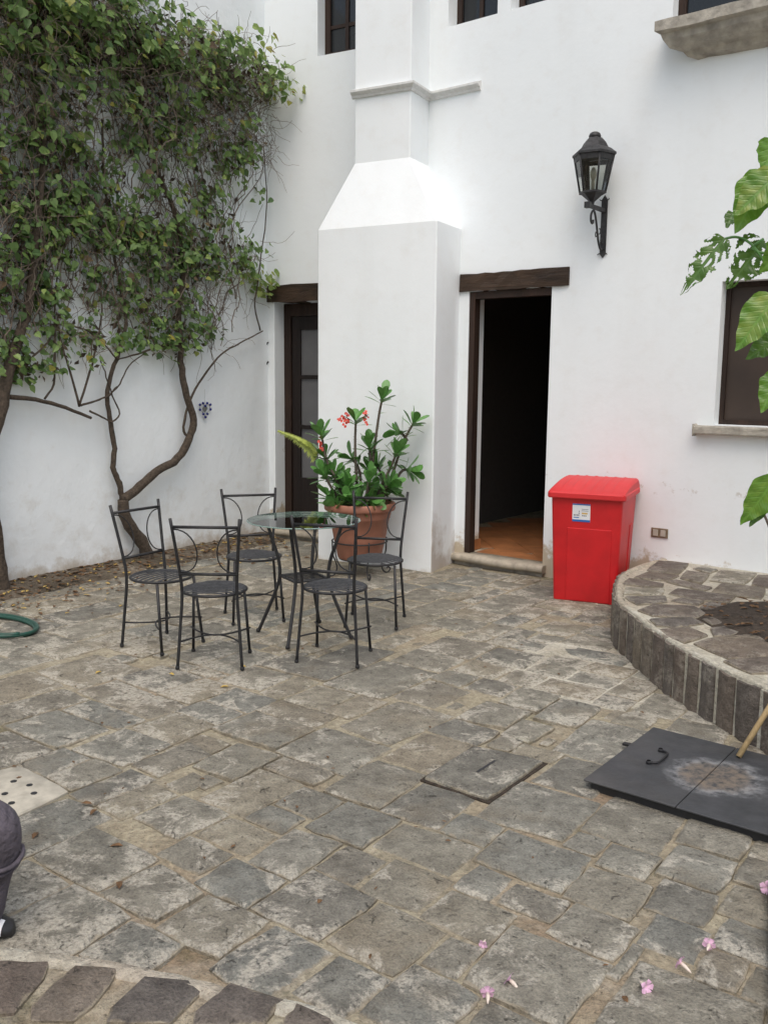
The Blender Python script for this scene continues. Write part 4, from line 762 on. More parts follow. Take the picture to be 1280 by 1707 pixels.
# ---------------------------------------------------------------- front platform step
sc = [(-5.2, -1.6), (-4.3, -.55), (-3.5, .35), (-2.9, .86), (-2.252, 1.172), (-2.013, 1.305), (-1.776, 1.405), (-1.6, 1.462), (-1.457, 1.525), (-1.283, 1.562), (-1.0, 1.60), (-.5, 1.58), (.4, 1.40), (1.3, .9), (2.0, .0), (2.4, -1.6)]
scs = [(p.x, p.y) for p in smoothpts([(a, b, 0) for a, b in sc], 4)]
step = empty('front_step', (-.5, .2, 0)); tag(step, 'curved front step of dark brown stones with a pale mortar edge', 'step')
rel(MB().prism(scs[::-1] if sum(scs[i][0]*scs[(i+1) % len(scs)][1]-scs[(i+1) % len(scs)][0]*scs[i][1] for i in range(len(scs))) < 0 else scs, -.02, .088), step).build('mortar_bed', M['mortar'], step)
# pale mortar edge band
mb = MB(); vs = []
for i, (x, y) in enumerate(scs):
    a = Vector(scs[max(0, i-1)]); b = Vector(scs[min(len(scs)-1, i+1)]); t_ = (b-a).normalized(); nn = Vector((t_.y, -t_.x))
    w = .066+.016*noise.noise((x*9, y*9, 0))
    e = Vector((x, y))-nn*(.012+.008*noise.noise((x*14, y*14, 4)))
    for o_, z_ in ((0, .0), (.006, .082), (.018, .0975), (w*.7, .101), (w, .094), (w+.004, .085)): q = e+nn*o_; vs.append((q.x, q.y, z_+.003*noise.noise((q.x*22, q.y*22, 1))))
k = 6; mb.add(vs, [(i*k+j, i*k+j+1, (i+1)*k+j+1, (i+1)*k+j) for i in range(len(scs)-1) for j in range(k-1)], True)
rel(mb, step).build('mortar_edge', M['wmortar'], step)
for q in grow_all(STEP_STONES, [], 1, .004, .02): 
    rel(stone_mesh(q, .102, -.06, rs, ins=.002, per=.1), step).build('step_stone', M['bstone'], step)
# further stones of the step, out along the curve
for i in range(0, len(scs)-3, 3):
    p = Vector(scs[i]); p2 = Vector(scs[i+3]); 
    if p.x > -1.25 or p2.x < -2.45:
        t_ = (p2-p).normalized(); nn = Vector((t_.y, -t_.x)); q = [p+nn*.075+t_*.02, p+nn*.36+t_*.02, p2+nn*.36-t_*.02, p2+nn*.075-t_*.02]
        q = [tuple(x) for x in q]; 
        ar = sum(q[k][0]*q[(k+1) % 4][1]-q[(k+1) % 4][0]*q[k][1] for k in range(4))
        if parea(q) > .01: rel(stone_mesh(q if ar > 0 else q[::-1], .102, -.06, rs, ins=.006, per=.12), step).build('step_stone', M['bstone'], step)
kb = empty('stone_kerb', (-.672, 2.80, 0), radians(16)); tag(kb, 'dark stone kerb running beside the paving below the steel hatch', 'kerb')
for i in range(6):
    y0 = -1.05+i*.21; o_ = MB().box((0, y0+.006, -.02), (.30, y0+.20, .06+rs.uniform(-.006, .006))).build('kerb_stone', M['dstone'], kb); bevel(o_, .012, 2)
# ---------------------------------------------------------------- raised planter
pl = empty('raised_planter', (-1.6, 5.6, 0)); tag(pl, 'curved raised planter of dark stone blocks with pale mortar rim', 'planter')
pc = smoothpts([(a, b, 0) for a, b in PLANTER_CURVE], 6)
PH = .29
core = [(p.x, p.y) for p in pc]+[(.8, 6.868)]
def off(p, t_, d): n_ = Vector((-t_.y, t_.x)).normalized(); return Vector((p.x, p.y))+n_*d
tang = [(pc[min(i+1, len(pc)-1)]-pc[max(i-1, 0)]).normalized() for i in range(len(pc))]
sgn = 1
tst = off(pc[20], tang[20], .3)
sgn = 1 if (tst-Vector((-1.3, 6.0))).length < (Vector((pc[20].x, pc[20].y))-Vector((-1.3, 6.0))).length else -1
inner = [off(p, t_, sgn*.004) for p, t_ in zip(pc, tang)]
# mortar core with a hole for the soil: ring of top mortar + face
mb = MB(); 
bp = [(p.x, p.y) for p in inner]+[(.8, 6.868)]
if sum(bp[i][0]*bp[(i+1) % len(bp)][1]-bp[(i+1) % len(bp)][0]*bp[i][1] for i in range(len(bp))) < 0: bp = bp[::-1]
mb.prism(bp, -.02, PH-.012); rel(mb, pl).build('mortar_core', M['wmortar'], pl)
# rim
mb = MB(); vs = []
for i, (p, t_) in enumerate(zip(pc, tang)):
    w = .048+.022*noise.noise((p.x*6, p.y*6, 2)); jz = .005*noise.noise((p.x*15, p.y*15, 7))
    for o_, z_ in ((.030, PH-.05), (.006+.012*noise.noise((p.x*11, p.y*11, 1)), PH-.009), (.020, PH+.001+jz), (w*.6, PH+.004+jz), (w, PH-.002), (w+.01, PH-.016)):
        q = off(p, t_, sgn*o_); vs.append((q.x, q.y, z_))
mb.add(vs, [((i*6+j, i*6+j+1, (i+1)*6+j+1, (i+1)*6+j) if sgn < 0 else (i*6+j, (i+1)*6+j, (i+1)*6+j+1, i*6+j+1)) for i in range(len(pc)-1) for j in range(5)], True)
rel(mb, pl).build('mortar_rim', M['wmortar'], pl)
# face blocks
cum = [0]
for i in range(1, len(pc)): cum.append(cum[-1]+(pc[i]-pc[i-1]).length)
def at_s(s):
    for i in range(1, len(pc)):
        if cum[i] >= s:
            f_ = (s-cum[i-1])/(cum[i]-cum[i-1]); return pc[i-1].lerp(pc[i], f_), tang[i-1].lerp(tang[i], f_).normalized()
    return pc[-1], tang[-1]
s = .02
while s < cum[-1]-.1:
    w = rs.uniform(.095, .15); mb = MB(); ns = 3; vs = []; fs = []
    for i in range(ns+1):
        p, t_ = at_s(s+w*i/ns)
        for z_ in (-.02, .09, .19, PH-.012):
            e = .0 if i in (0, ns) else .010
            q = off(p, t_, -sgn*(.002+e+rs.uniform(-.003, .005))); vs.append((q.x, q.y, z_+rs.uniform(-.004, .004)*(z_ > 0)))
    nb_ = len(vs)
    for i in range(ns+1):
        p, t_ = at_s(s+w*i/ns)
        for z_ in (-.02, PH-.012): q = off(p, t_, sgn*.06); vs.append((q.x, q.y, z_))
    for i in range(ns):
        for j in range(3): fs.append((i*4+j, (i+1)*4+j, (i+1)*4+j+1, i*4+j+1))
        fs.append((i*4+3, (i+1)*4+3, nb_+(i+1)*2+1, nb_+i*2+1)); fs.append((i*4, nb_+i*2, nb_+(i+1)*2, (i+1)*4))
    fs.append((0, 1, 2, 3, nb_+1, nb_)); fs.append((ns*4+3, ns*4+2, ns*4+1, ns*4, nb_+ns*2, nb_+ns*2+1))
    if sgn < 0: fs = [f[::-1] for f in fs]
    mb.add(vs, fs); rel(mb, pl).build('face_block', M['dstone'], pl)
    s += w+rs.uniform(.016, .032)
for q in grow_all(PLANTER_STONES, [hull([(-1.72, 5.45), (-1.72, 5.72), (-1.5, 5.95), (-1.0, 6.0), (-1.0, 5.0), (-1.4, 5.0)])], 6, .006, .016): rel(stone_mesh(q, PH+.002, -(PH-.04), rs, ins=.002, rag=.005, rim=.008, per=.12), pl).build('top_stone', M['stone'] if rs.random() < .25 else M['dstone'], pl)
SO = [(-1.875, 5.33), (-1.78, 5.72), (-1.55, 6.0), (-1.1, 6.1), (-.75, 5.9), (-.62, 5.4), (-.8, 5.0), (-1.1, 4.86), (-1.42, 4.93)]
ss = [(p.x, p.y) for p in smoothpts([(a, b, 0) for a, b in SO+[SO[0]]], 3)][:-1]
cS = cent(ss); mb = MB(); vs = []; rings = 7
for r_ in range(rings+1):
    f_ = 1-r_/rings
    for x, y in ss:
        X = cS[0]+(x-cS[0])*f_; Y = cS[1]+(y-cS[1])*f_; vs.append((X, Y, PH-.010+.035*(1-f_**3)+.012*noise.noise((X*16, Y*16, 0))))
n = len(ss)
fs = [(r_*n+j, r_*n+(j+1) % n, (r_+1)*n+(j+1) % n, (r_+1)*n+j) for r_ in range(rings) for j in range(n)]
if sum(ss[i][0]*ss[(i+1) % n][1]-ss[(i+1) % n][0]*ss[i][1] for i in range(n)) < 0: fs = [f[::-1] for f in fs]
mb.add(vs, fs, True); rel(mb, pl).build('soil', M['soil'], pl)
def insoil(r):
    while True:
        i = r.randrange(n); f_ = r.random()**.5*.94; X = cS[0]+(ss[i][0]-cS[0])*f_; Y = cS[1]+(ss[i][1]-cS[1])*f_
        return X, Y, PH+.012
litter(260, insoil, 'planter_mulch', M['dry'], 'dark leaf mulch covering the planter soil', 'mulch', .012, .03)
# ---------------------------------------------------------------- vines
def bend(pts, amp, seed, sub=4):
    P = smoothpts(pts, sub); return [p+Vector((amp*noise.noise((i*.7, seed, 0)), amp*noise.noise((i*.7, seed, 9)), amp*noise.noise((i*.7, seed, 4)))) for i, p in enumerate(P)]
def limb(mb, pts, r0, r1, seed, n=7, amp=.012):
    P = bend(pts, amp, seed); k = len(P); mb.tube(P, [(r0+(r1-r0)*i/(k-1))*(1+.16*noise.noise((i*.9, seed, 2))) for i in range(k)], n)
def make_leaves(blobs, seed, ymax, ymin):
    r = random.Random(seed); vs = []; fs = []; tint = []
    for (cy, cz, ry, rz, n_, kind) in blobs:
        left = int(n_*(.80 if cz > 3.9 else (.86 if cy < 6.0 else 1.3)))
        while left > 0:
            # a sprig: a handful of leaves round one twig end
            while True:
                a, b = r.uniform(-1, 1), r.uniform(-1, 1)
                if a*a+b*b < 1: break
            sy, sz = cy+a*ry, cz+b*rz
            high = max(0, min(1, (sz-3.2)/1.2))
            depth = r.uniform(.03, .20+.28*high) if r.random() < .75 else r.uniform(.02, .10)
            k = r.randint(4, 9); left -= k; st = r.random()
            for _ in range(k):
                y = sy+r.gauss(0, .055); z = sz+r.gauss(0, .045); d = max(.02, depth+r.gauss(0, .05))
                if not (ymin <= y < ymax): continue
                s = r.uniform(.020, .042)*(1.12 if high > .3 else 1)
                x = -6.75-.066*(y-4.86)+d
                c = Vector((x, y, z))
                # leaves hang outwards and down
                tip = Vector((r.uniform(-.1, .75), r.gauss(0, .65), -r.uniform(.05, 1.0))).normalized()
                nrm = Vector((r.uniform(.35, 1), r.gauss(0, .45), r.uniform(.05, .95)))
                side = tip.cross(nrm).normalized(); nrm = side.cross(tip).normalized()
                w = s*r.uniform(.62, .86); cup = r.uniform(-.05, .28)*s
                p = [c-tip*s*.9, c-tip*s*.75+side*w*.8+nrm*cup, c-tip*s*.05+side*w+nrm*cup*1.2, c+tip*s*.6+side*w*.5+nrm*cup*.4, c+tip*s*1.15-nrm*s*.18, c+tip*s*.6-side*w*.5+nrm*cup*.4, c-tip*s*.05-side*w+nrm*cup*1.2, c-tip*s*.75-side*w*.8+nrm*cup, c]
                o = len(vs); vs += [tuple(q) for q in p]
                fs += [(o, o+1, o+2, o+8), (o+8, o+2, o+3, o+4), (o+8, o+4, o+5, o+6), (o, o+8, o+6, o+7)]
                if kind == 2: tv = r.uniform(.7, .95)
                elif kind == 3: tv = r.uniform(.68, .9)
                else:
                    tv = min(.86, max(0, r.gauss(.40+.16*(st-.5)+.1*high, .19)))
                    q = r.random()
                    if q < .03: tv = r.uniform(.88, .94)
                    elif q < .05: tv = r.uniform(.95, .97)
                tint += [tv]*9
        for _ in range(int(n_*(.75 if cz > 3.9 else .35))):
            a, b = r.uniform(-1, 1), r.uniform(-1, 1)
            if a*a+b*b > 1 or kind > 1: continue
            y = cy+a*ry; z = cz+b*rz; s = r.uniform(.018, .04)
            if not (ymin <= y < ymax): continue
            c = Vector((-6.75-.066*(y-4.86)+r.uniform(.02, .16), y, z))
            tip = Vector((r.gauss(0, .5), r.gauss(0, .6), -r.uniform(.1, 1))).normalized(); side = tip.cross(Vector((r.gauss(.5, .5), r.gauss(0, .6), r.gauss(0, .5)))).normalized()
            nn_ = side.cross(tip)
            o = len(vs); vs += [tuple(q) for q in (c-tip*s, c+side*s*.5+nn_*s*.3, c+tip*s*1.1, c-side*s*.5+nn_*s*.3)]
            fs += [(o, o+1, o+2), (o, o+2, o+3)]; tint += [r.uniform(.985, 1)]*4
    me = bpy.data.meshes.new('foliage'); me.from_pydata(vs, [], fs); me.materials.append(M['vleaf'])
    at = me.attributes.new('tint', 'FLOAT', 'POINT'); at.data.foreach_set('value', tint); me.update()
    return me
def make_twigs(seed, n_, y0, y1, zlo, zhi, rr=(.0025, .0075)):
    r = random.Random(seed); mb = MB()
    for _ in range(n_):
        y = r.uniform(y0, y1); z = r.uniform(*zlo); d = r.uniform(.02, .16); dy = r.gauss(0, .02); P = []
        L = r.randint(7, 20)
        for i in range(L):
            high = max(0, (z-3.4)/1.2); P.append((-6.75-.066*(y-4.86)+d, y, z))
            dy = dy*.8+r.gauss(0, .028); y += dy; z += r.uniform(.03, .11); d = min(max(d+r.gauss(.004*high, .018), .015), .3+.2*high)
            if z > zhi or y > 6.72: break
        if len(P) > 2:
            r0 = r.uniform(*rr); mb.tube(P, [r0*(1-.6*i/len(P)) for i in range(len(P))], 4, False)
    return mb
def tangle(mb, seed, boxes):
    r = random.Random(seed)
    for (y0, y1, z0, z1, n_, dm) in boxes:
        for _ in range(n_):
            p = Vector((0, r.uniform(y0, y1), r.uniform(z0, z1))); p.x = -6.75-.066*(p.y-4.86)+r.uniform(.02, dm)
            d = Vector((r.gauss(.1, .35), r.gauss(0, .6), r.gauss(-.1, .8))).normalized(); P = [p.copy()]
            for i in range(r.randint(4, 9)):
                d = (d+Vector((r.gauss(0, .25), r.gauss(0, .3), r.gauss(-.08, .3)))).normalized(); p = p+d*.045
                p.x = max(p.x, -6.73-.066*(p.y-4.86)); P.append(p.copy())
            mb.tube(P, [.0028*(1-.5*i/len(P)) for i in range(len(P))], 3, False)
    return mb
SPLIT = 4.55
va = empty('climbing_vine', tuple(VINE['trunk'][0][:2])+(0,)); tag(va, 'leafy climbing vine on a forked brown trunk beside the heart ornament', 'vine')
mb = MB(); limb(mb, [(VINE['trunk'][0][0]+.02, VINE['trunk'][0][1]+.01, -.03)]+VINE['trunk'][1:], .062, .047, 1, 9); rel(mb, va).build('trunk', M['bark'], va)
mb = MB(); limb(mb, VINE['right'], .043, .016, 2, 8); rel(mb, va).build('branch', M['bark'], va)
mb = MB(); limb(mb, VINE['left'], .027, .010, 3, 7); rel(mb, va).build('branch', M['bark'], va)
for i in range(1, 7):
    mb = MB(); limb(mb, VINE['twig%d' % i], .013 if i in (1, 3) else .008, .007 if i == 1 else .005, 3+i, 6, .008); rel(mb, va).build('branch', M['bark'], va)
mb = make_twigs(11, 140, SPLIT, 6.3, (1.95, 3.6), 5.1)
tangle(mb, 5, [(SPLIT, 6.6, 3.7, 4.75, 800, .40), (6.05, 6.72, 3.7, 4.5, 110, .22), (SPLIT, 6.1, 2.3, 3.7, 170, .22), (SPLIT, 6.1, 1.9, 2.6, 150, .2), (6.2, 6.6, 2.4, 3.0, 25, .2)])
rel(mb, va).build('twigs', M['twig'], va)
me = make_leaves(BLOBS, 21, 9, SPLIT); fo = ob('foliage', me, va); fo.location = -va.location
vb = empty('climbing_vine', tuple(VINE2['trunk'][0][:2])+(0,)); tag(vb, 'climbing vine above the green hose, its trunk rising past one long bare branch', 'vine')
mb = MB(); limb(mb, [(VINE2['trunk'][0][0]+.03, VINE2['trunk'][0][1], -.03)]+VINE2['trunk'][1:], .075, .02, 31, 9); rel(mb, vb).build('trunk', M['bark'], vb)
for i in range(1, 8):
    mb = MB(); limb(mb, VINE2['b%d' % i], .020 if i == 1 else .010, .012 if i == 1 else .006, 40+i, 6, .008); rel(mb, vb).build('branch', M['bark'], vb)
mb = make_twigs(12, 170, 3.1, SPLIT, (1.75, 3.5), 5.1)
tangle(mb, 6, [(3.2, SPLIT, 3.5, 4.7, 620, .4), (3.2, SPLIT, 2.5, 3.6, 190, .22), (3.2, SPLIT, 1.8, 2.5, 120, .2)])
rel(mb, vb).build('twigs', M['twig'], vb)
me = make_leaves(BLOBS, 22, SPLIT, 2.6); fo = ob('foliage', me, vb); fo.location = -vb.location
# ---------------------------------------------------------------- heart ornament
H = Vector(HEART); ho = empty('heart_ornament', H); tag(ho, 'small wire heart ornament ringed with blue beads hanging on the white wall', 'ornament')
def heart_pt(t_, s): return (s*16*sin(t_)**3/17, s*(13*cos(t_)-5*cos(2*t_)-2*cos(3*t_)-cos(4*t_))/17)
def hl(a, b, d=0): return U1*a+Vector((0, 0, b))+N1*d
mb = MB(); mb.tube([hl(*heart_pt(2*pi*k/36, .072)) for k in range(36)], .0028, 5, False, True); mb.build('wire', M['silver'], ho)
for k in range(12):
    x, z = heart_pt(2*pi*(k+.5)/12, .082); b = MB(); b.lathe([(.0005, -.013), (.009, -.010), (.013, 0), (.009, .010), (.0005, .013)], hl(x, z, .004), 8); b.build('bead', M['bead'], ho)
mb = MB(); q = [heart_pt(2*pi*k/24, .032) for k in range(24)]
mb.add([hl(a, b, .004) for a, b in q]+[hl(a, b, -.003) for a, b in q], [tuple(range(24)), tuple(range(47, 23, -1))]+[(k, (k+1) % 24, 24+(k+1) % 24, 24+k) for k in range(24)]); mb.build('heart_plate', M['silver'], ho)
mb = MB(); mb.tube([hl(0, .045), hl(0, .19)], .0012, 4); mb.build('string', M['silver'], ho)
# ---------------------------------------------------------------- chairs
def part(mb, name, m, parent):
    o = mb.build(name, m, parent); kids.setdefault(parent.name, []).append(o); return o
def make_chair():
    c = empty('garden_chair')
    for s in (-1, 1):
        part(MB().tube(smoothpts([(s*.185, -.168, 0), (s*.170, -.150, .22), (s*.156, -.140, .44), (s*.167, -.170, .62), (s*.192, -.225, .878)], 3), .0093, 8), 'back_post', M['iron'], c)
        part(MB().tube([(s*.172, .172, 0), (s*.150, .120, .425)], .0090, 8), 'leg', M['iron'], c)
        a = []
        for k in range(15):
            t_ = pi*k/14; z = .690+.128*cos(t_); ins = .118*sin(t_)**.8
            yy = -.170-.055*(z-.62)/.258
            a.append((s*(.160+.03*(z-.55)/.28-ins), yy, z))
        part(MB().tube(a, .0042, 6), 'back_arc', M['iron'], c)
        for x, y in ((s*.185, -.168), (s*.172, .172)):
            part(MB().lathe([(.0105, 0), (.0125, .003), (.0125, .014), (.0095, .02)], (x, y, 0), 10), 'foot_cap', M['iron'], c)
        b = []
        for k in range(13):
            f_ = k/12; b.append((-.178+.356*f_, s*.158-s*.172*sin(pi*f_)**.9, .158+s*.003))
        part(MB().tube(b, .0055, 6), 'stretcher', M['iron'], c)
    part(MB().tube([(-.187, -.214, .83), (.187, -.214, .83)], .0088, 8), 'top_rail', M['iron'], c)
    part(MB().tube([(-.163, -.158, .553), (.163, -.158, .553)], .0088, 8), 'lower_rail', M['iron'], c)
    R_ = .185
    part(MB().tube([(R_*cos(2*pi*k/32), R_*sin(2*pi*k/32)-.005, .432) for k in range(32)], .0085, 6, False, True), 'seat_ring', M['iron'], c)
    for k in range(9):
        y = -.155+.31*k/8-.005; hw = math.sqrt(max(.0, R_*R_-(y+.005)**2))+.004
        mb = MB(); n_ = 6; vs = []
        for i in range(n_+1):
            f_ = -1+2*i/n_; zz = .447-.012*abs(f_)**4
            for dy, dz in ((-.0085, 0), (0, .004), (.0085, 0), (.0085, -.003), (-.0085, -.003)): vs.append((hw*f_, y+dy, zz+dz))
        mb.add(vs, [(i*5+j, (i+1)*5+j, (i+1)*5+(j+1) % 5, i*5+(j+1) % 5) for i in range(n_) for j in range(5)]+[(4, 3, 2, 1, 0), tuple(n_*5+j for j in range(5))])
        part(mb, 'seat_slat', M['slat'], c)
    return c
chair0 = make_chair()
CH = [((-4.478, 3.489), 4.7, 'black iron chair facing the table from the side of the green hose'),
      ((-3.972, 3.47), 127, 'black iron chair with its back to the open court, next to the hose side chair'),
      ((-4.525, 4.315), -35, 'black iron chair standing before the left wall corner, farthest from the red bin'),
      ((-3.482, 3.975), 114, 'black iron chair overlapping the round glass table, its back to the open court'),
      ((-3.803, 4.750), -60, 'black iron chair directly in front of the terracotta pot')]
for i, (p, a, lab) in enumerate(CH):
    c = chair0 if i == 0 else copy_tree(chair0)
    c.location = (p[0], p[1], .006); c.rotation_euler = (0, 0, radians(a-90)); tag(c, lab, 'chair', 'black iron garden chairs round the glass table')
# ---------------------------------------------------------------- table
tb = empty('garden_table', (-3.95, 4.204, .006), radians(24.5)); tag(tb, 'round glass topped table on four curved black iron legs', 'table')
for k in range(4):
    a = k*pi/2; f_ = lambda r_, z_: (r_*cos(a), r_*sin(a), z_)
    MB().tube(smoothpts([f_(.255, .748), f_(.215, .62), f_(.175, .50), f_(.165, .39), f_(.195, .28), f_(.255, .14), f_(.318, 0)], 4), .0115, 8).build('leg', M['iron'], tb)
    MB().lathe([(.012, 0), (.015, .003), (.015, .014), (.011, .02)], (.318*cos(a), .318*sin(a), 0), 10).build('foot_cap', M['iron'], tb)
mb = MB(); q = [(.165*cos(k*pi/2), .165*sin(k*pi/2), .385) for k in range(4)]
for k in range(4): mb.tube([q[k], q[(k+1) % 4]], .009, 6)
mb.build('shelf_frame', M['iron'], tb)
for k in range(5):
    f_ = (k+1)/6; a, b = Vector(q[0]).lerp(Vector(q[1]), f_), Vector(q[3]).lerp(Vector(q[2]), f_); MB().tube([a, b], .0045, 5).build('shelf_bar', M['iron'], tb)

RT = .362
mb = MB(); mb.lathe([(RT-.002, .753), (RT-.002, .7605)], (0, 0, 0), 64, False); 
n = 64
mb2 = MB(); mb2.lathe([(RT-.003, .753), (RT, .7545), (RT, .759), (RT-.003, .7605)], (0, 0, 0), 64, False)
top = MB(); top.add([((RT-.003)*cos(2*pi*k/n), (RT-.003)*sin(2*pi*k/n), .7606) for k in range(n)], [tuple(range(n))]); top.add([((RT-.003)*cos(2*pi*k/n), (RT-.003)*sin(2*pi*k/n), .7529) for k in range(n)], [tuple(range(n-1, -1, -1))])
tp = top.build('glass_top', M['glass'], tb); mb2.build('glass_edge', M['gedge'], tp)
# ---------------------------------------------------------------- pot, stand, plant
PC = Vector((-4.87, 5.87, 0))
st = empty('pot_stand', PC); tag(st, 'black wrought iron pot stand with scrolled feet under the terracotta pot', 'plant stand')
MB().tube([(.235*cos(2*pi*k/36), .235*sin(2*pi*k/36), .30) for k in range(36)], .0065, 6, False, True).build('ring', M['iron'], st)
MB().tube([(.17*cos(2*pi*k/36), .17*sin(2*pi*k/36), .152) for k in range(36)], .0065, 6, False, True).build('base_ring', M['iron'], st)
for k in range(4):
    a = k*pi/2-.55; 
    pts = [(.242, .32), (.238, .20), (.215, .14), (.20, .08), (.215, .03), (.245, .010), (.272, .022), (.278, .045), (.262, .058), (.248, .046)]
    MB().tube(smoothpts([(r_*cos(a), r_*sin(a), z_) for r_, z_ in pts], 3), .0065, 6).build('leg', M['iron'], st)
pot = empty('flower_pot', PC+Vector((0, 0, .155))); tag(pot, 'large terracotta flower pot with a thick rim against the chimney breast', 'flower pot')
P_ = MB(); P_.lathe([(.175, 0), (.185, .01), (.222, .18), (.252, .345), (.257, .348), (.257, .358), (.264, .38), (.268, .405), (.268, .41), (.296, .415), (.301, .43), (.301, .468), (.292, .478), (.262, .475), (.258, .44), (.25, .40)], (0, 0, 0), 48)
P_.build('pot_wall', M['terra'], pot)
mb = MB(); n = 40; mb.add([(.255*cos(2*pi*k/n), .255*sin(2*pi*k/n), .435) for k in range(n)]+[(.12*cos(2*pi*k/n), .12*sin(2*pi*k/n), .45) for k in range(n)]+[(0, 0, .455)], [(k, (k+1) % n, n+(k+1) % n, n+k) for k in range(n)]+[(n+k, n+(k+1) % n, 2*n) for k in range(n)], True); mb.build('soil', M['soil'], pot)
mb = MB(); r = random.Random(4)
for _ in range(420):
    a = r.uniform(-1.6, 1.2); rr = r.uniform(.10, .25); x, y = rr*cos(a), rr*sin(a); h = r.uniform(.02, .055); lean = Vector((r.gauss(0, .02), r.gauss(0, .02), h)); p = Vector((x, y, .432))
    mb.add([p+Vector((-.003, 0, 0)), p+Vector((.003, 0, 0)), p+lean], [(0, 1, 2)])
mo = mb.build('moss', M['moss'], pot); mo['kind'] = 'stuff'
eu = empty('crown_of_thorns', PC+Vector((0, 0, .59))); tag(eu, 'green leafy plant with thorny stems and coral red flowers growing in the terracotta pot', 'potted plant')
def eleaf(s=1.0):
    mb = MB(); vs = []; prof_ = [(0, .006), (.25, .09), (.5, .17), (.75, .215), (.92, .15), (1.0, .03)]
    for f_, w in prof_:
        z = -.10*f_*f_
        for q_, zz in ((-1, .02), (0, -.015), (1, .02)): vs.append((q_*w*s, f_*s, (z+zz*(w/.215))*s))
    mb.add(vs, [(i*3+j, i*3+j+1, (i+1)*3+j+1, (i+1)*3+j) for i in range(len(prof_)-1) for j in range(2)], True); return mb
LM = eleaf().mesh('leaf', M['eleaf'])
r = random.Random(9)
def place_leaf(me, parent, p, d, up_, s, name='leaf'):
    y = d.normalized(); x = y.cross(up_).normalized(); z = x.cross(y); o = ob(name, me, parent)
    o.matrix_local = Matrix(((x.x*s, y.x*s, z.x*s, p.x), (x.y*s, y.y*s, z.y*s, p.y), (x.z*s, y.z*s, z.z*s, p.z), (0, 0, 0, 1))); return o
more = []
for i in range(11):
    a = r.uniform(0, 2*pi); q0 = Vector((.12*cos(a), .12*sin(a), 0)); hh = r.uniform(.06, .34); q1 = Vector((r.uniform(.14, .30)*cos(a+.3), r.uniform(.14, .28)*sin(a+.3), hh))
    more.append([tuple(eu.location+q0), tuple(eu.location+q0.lerp(q1, .5)+Vector((0, 0, .03))), tuple(eu.location+q1)])
for i, pts in enumerate(EUPH+more):
    Q = [Vector(p)-eu.location for p in pts]
    if len(pts) > 2 and pts[0][2] < .75: Q[0].z = -.02; Q[0].x *= .8; Q[0].y *= .8
    Q = smoothpts(Q, 4); k = len(Q); mb = MB(); mb.tube(Q, [.014-.005*j/k for j in range(k)], 7)
    for _ in range(k*6):
        j = r.randrange(k-1); c = Q[j].lerp(Q[j+1], r.random()); d = Vector((r.gauss(0, 1), r.gauss(0, 1), r.gauss(0, .5))).normalized(); mb.tube([c+d*.009, c+d*.024], [.0014, .0003], 3, False)
    mb.build('stem', M['estem'], eu)
    tip = Q[-1]; ax = (Q[-1]-Q[-3]).normalized()
    for j in range(r.randint(10, 13)):
        a = j*2.4+r.uniform(-.3, .3); el = (.22+.105*j)
        b1 = ax.orthogonal().normalized(); b2 = ax.cross(b1); out_ = b1*cos(a)+b2*sin(a)
        d = out_*cos(el)+ax*sin(el)+Vector((0, 0, -.05)); place_leaf(LM, eu, tip-ax*(.045-.004*j), d, ax, r.uniform(.125, .175))
    for j in range(3):
        f_ = r.uniform(.45, .85); jj = int(f_*(k-1)); d = Vector((r.gauss(0, 1), r.gauss(0, 1), r.uniform(.4, 1.2))); place_leaf(LM, eu, Q[jj], d, Vector((0, 0, 1)), r.uniform(.07, .11))
br = MB(); n = 9
for s in (-1, 1):
    br.add([(0, 0, 0)]+[(s*(.012+.012*cos(2*pi*k/n)), .013*sin(2*pi*k/n), .004) for k in range(n)], [(0, 1+k, 1+(k+1) % n) for k in range(n)], True)
brm = br.mesh('flower', M['eflower'])
for p in FLE if False else EUPH_FLOWERS:
    for j in range(2):
        q = Vector(p)-eu.location+Vector((r.gauss(0, .008), r.gauss(0, .008), r.gauss(0, .008))); d = Vector((r.gauss(0, .5), r.gauss(0, .5), r.gauss(0, .5))); nz = Vector((.65, -.7, .45))+d*.6
        o = place_leaf(brm, eu, q, nz.orthogonal(), nz, r.uniform(.8, 1.1), 'flower')
# fern frond
fn = empty('fern_frond', Vector(FERN[0])); tag(fn, 'yellow green fern frond arching out of the terracotta pot toward the left doorway', 'fern')
Q = smoothpts([Vector(p)-fn.location for p in FERN], 8); Q[0].z -= .02
MB().tube(Q, [.003-.002*i/len(Q) for i in range(len(Q))], 5).build('stalk', M['fern'], fn)
mb = MB(); k = len(Q)
for i in range(k//2-2, k-1):
    f_ = (i-(k//2-2))/(k-1-(k//2-2)); t_ = (Q[i+1]-Q[i]).normalized(); L = .10*(1-f_)**.7+.012
    for s in (-1, 1):
        for h in (0, .33, .66):
            c = Q[i].lerp(Q[i+1], h); d = (Vector((0, 0, -1))*.8 if s < 0 else Vector((.25, -.2, -.45)))+t_*.45; d.normalize(); sd_ = d.cross(Vector((.5, -.8, .2))).normalized()
            LL = L*r.uniform(.8, 1.1)*(1 if s < 0 else .7); w = LL*.07+.0016
            mb.add([c, c+d*LL*.4+sd_*w, c+d*LL, c+d*LL*.4-sd_*w], [(0, 1, 2, 3)])
mb.build('leaflets', M['fern'], fn)
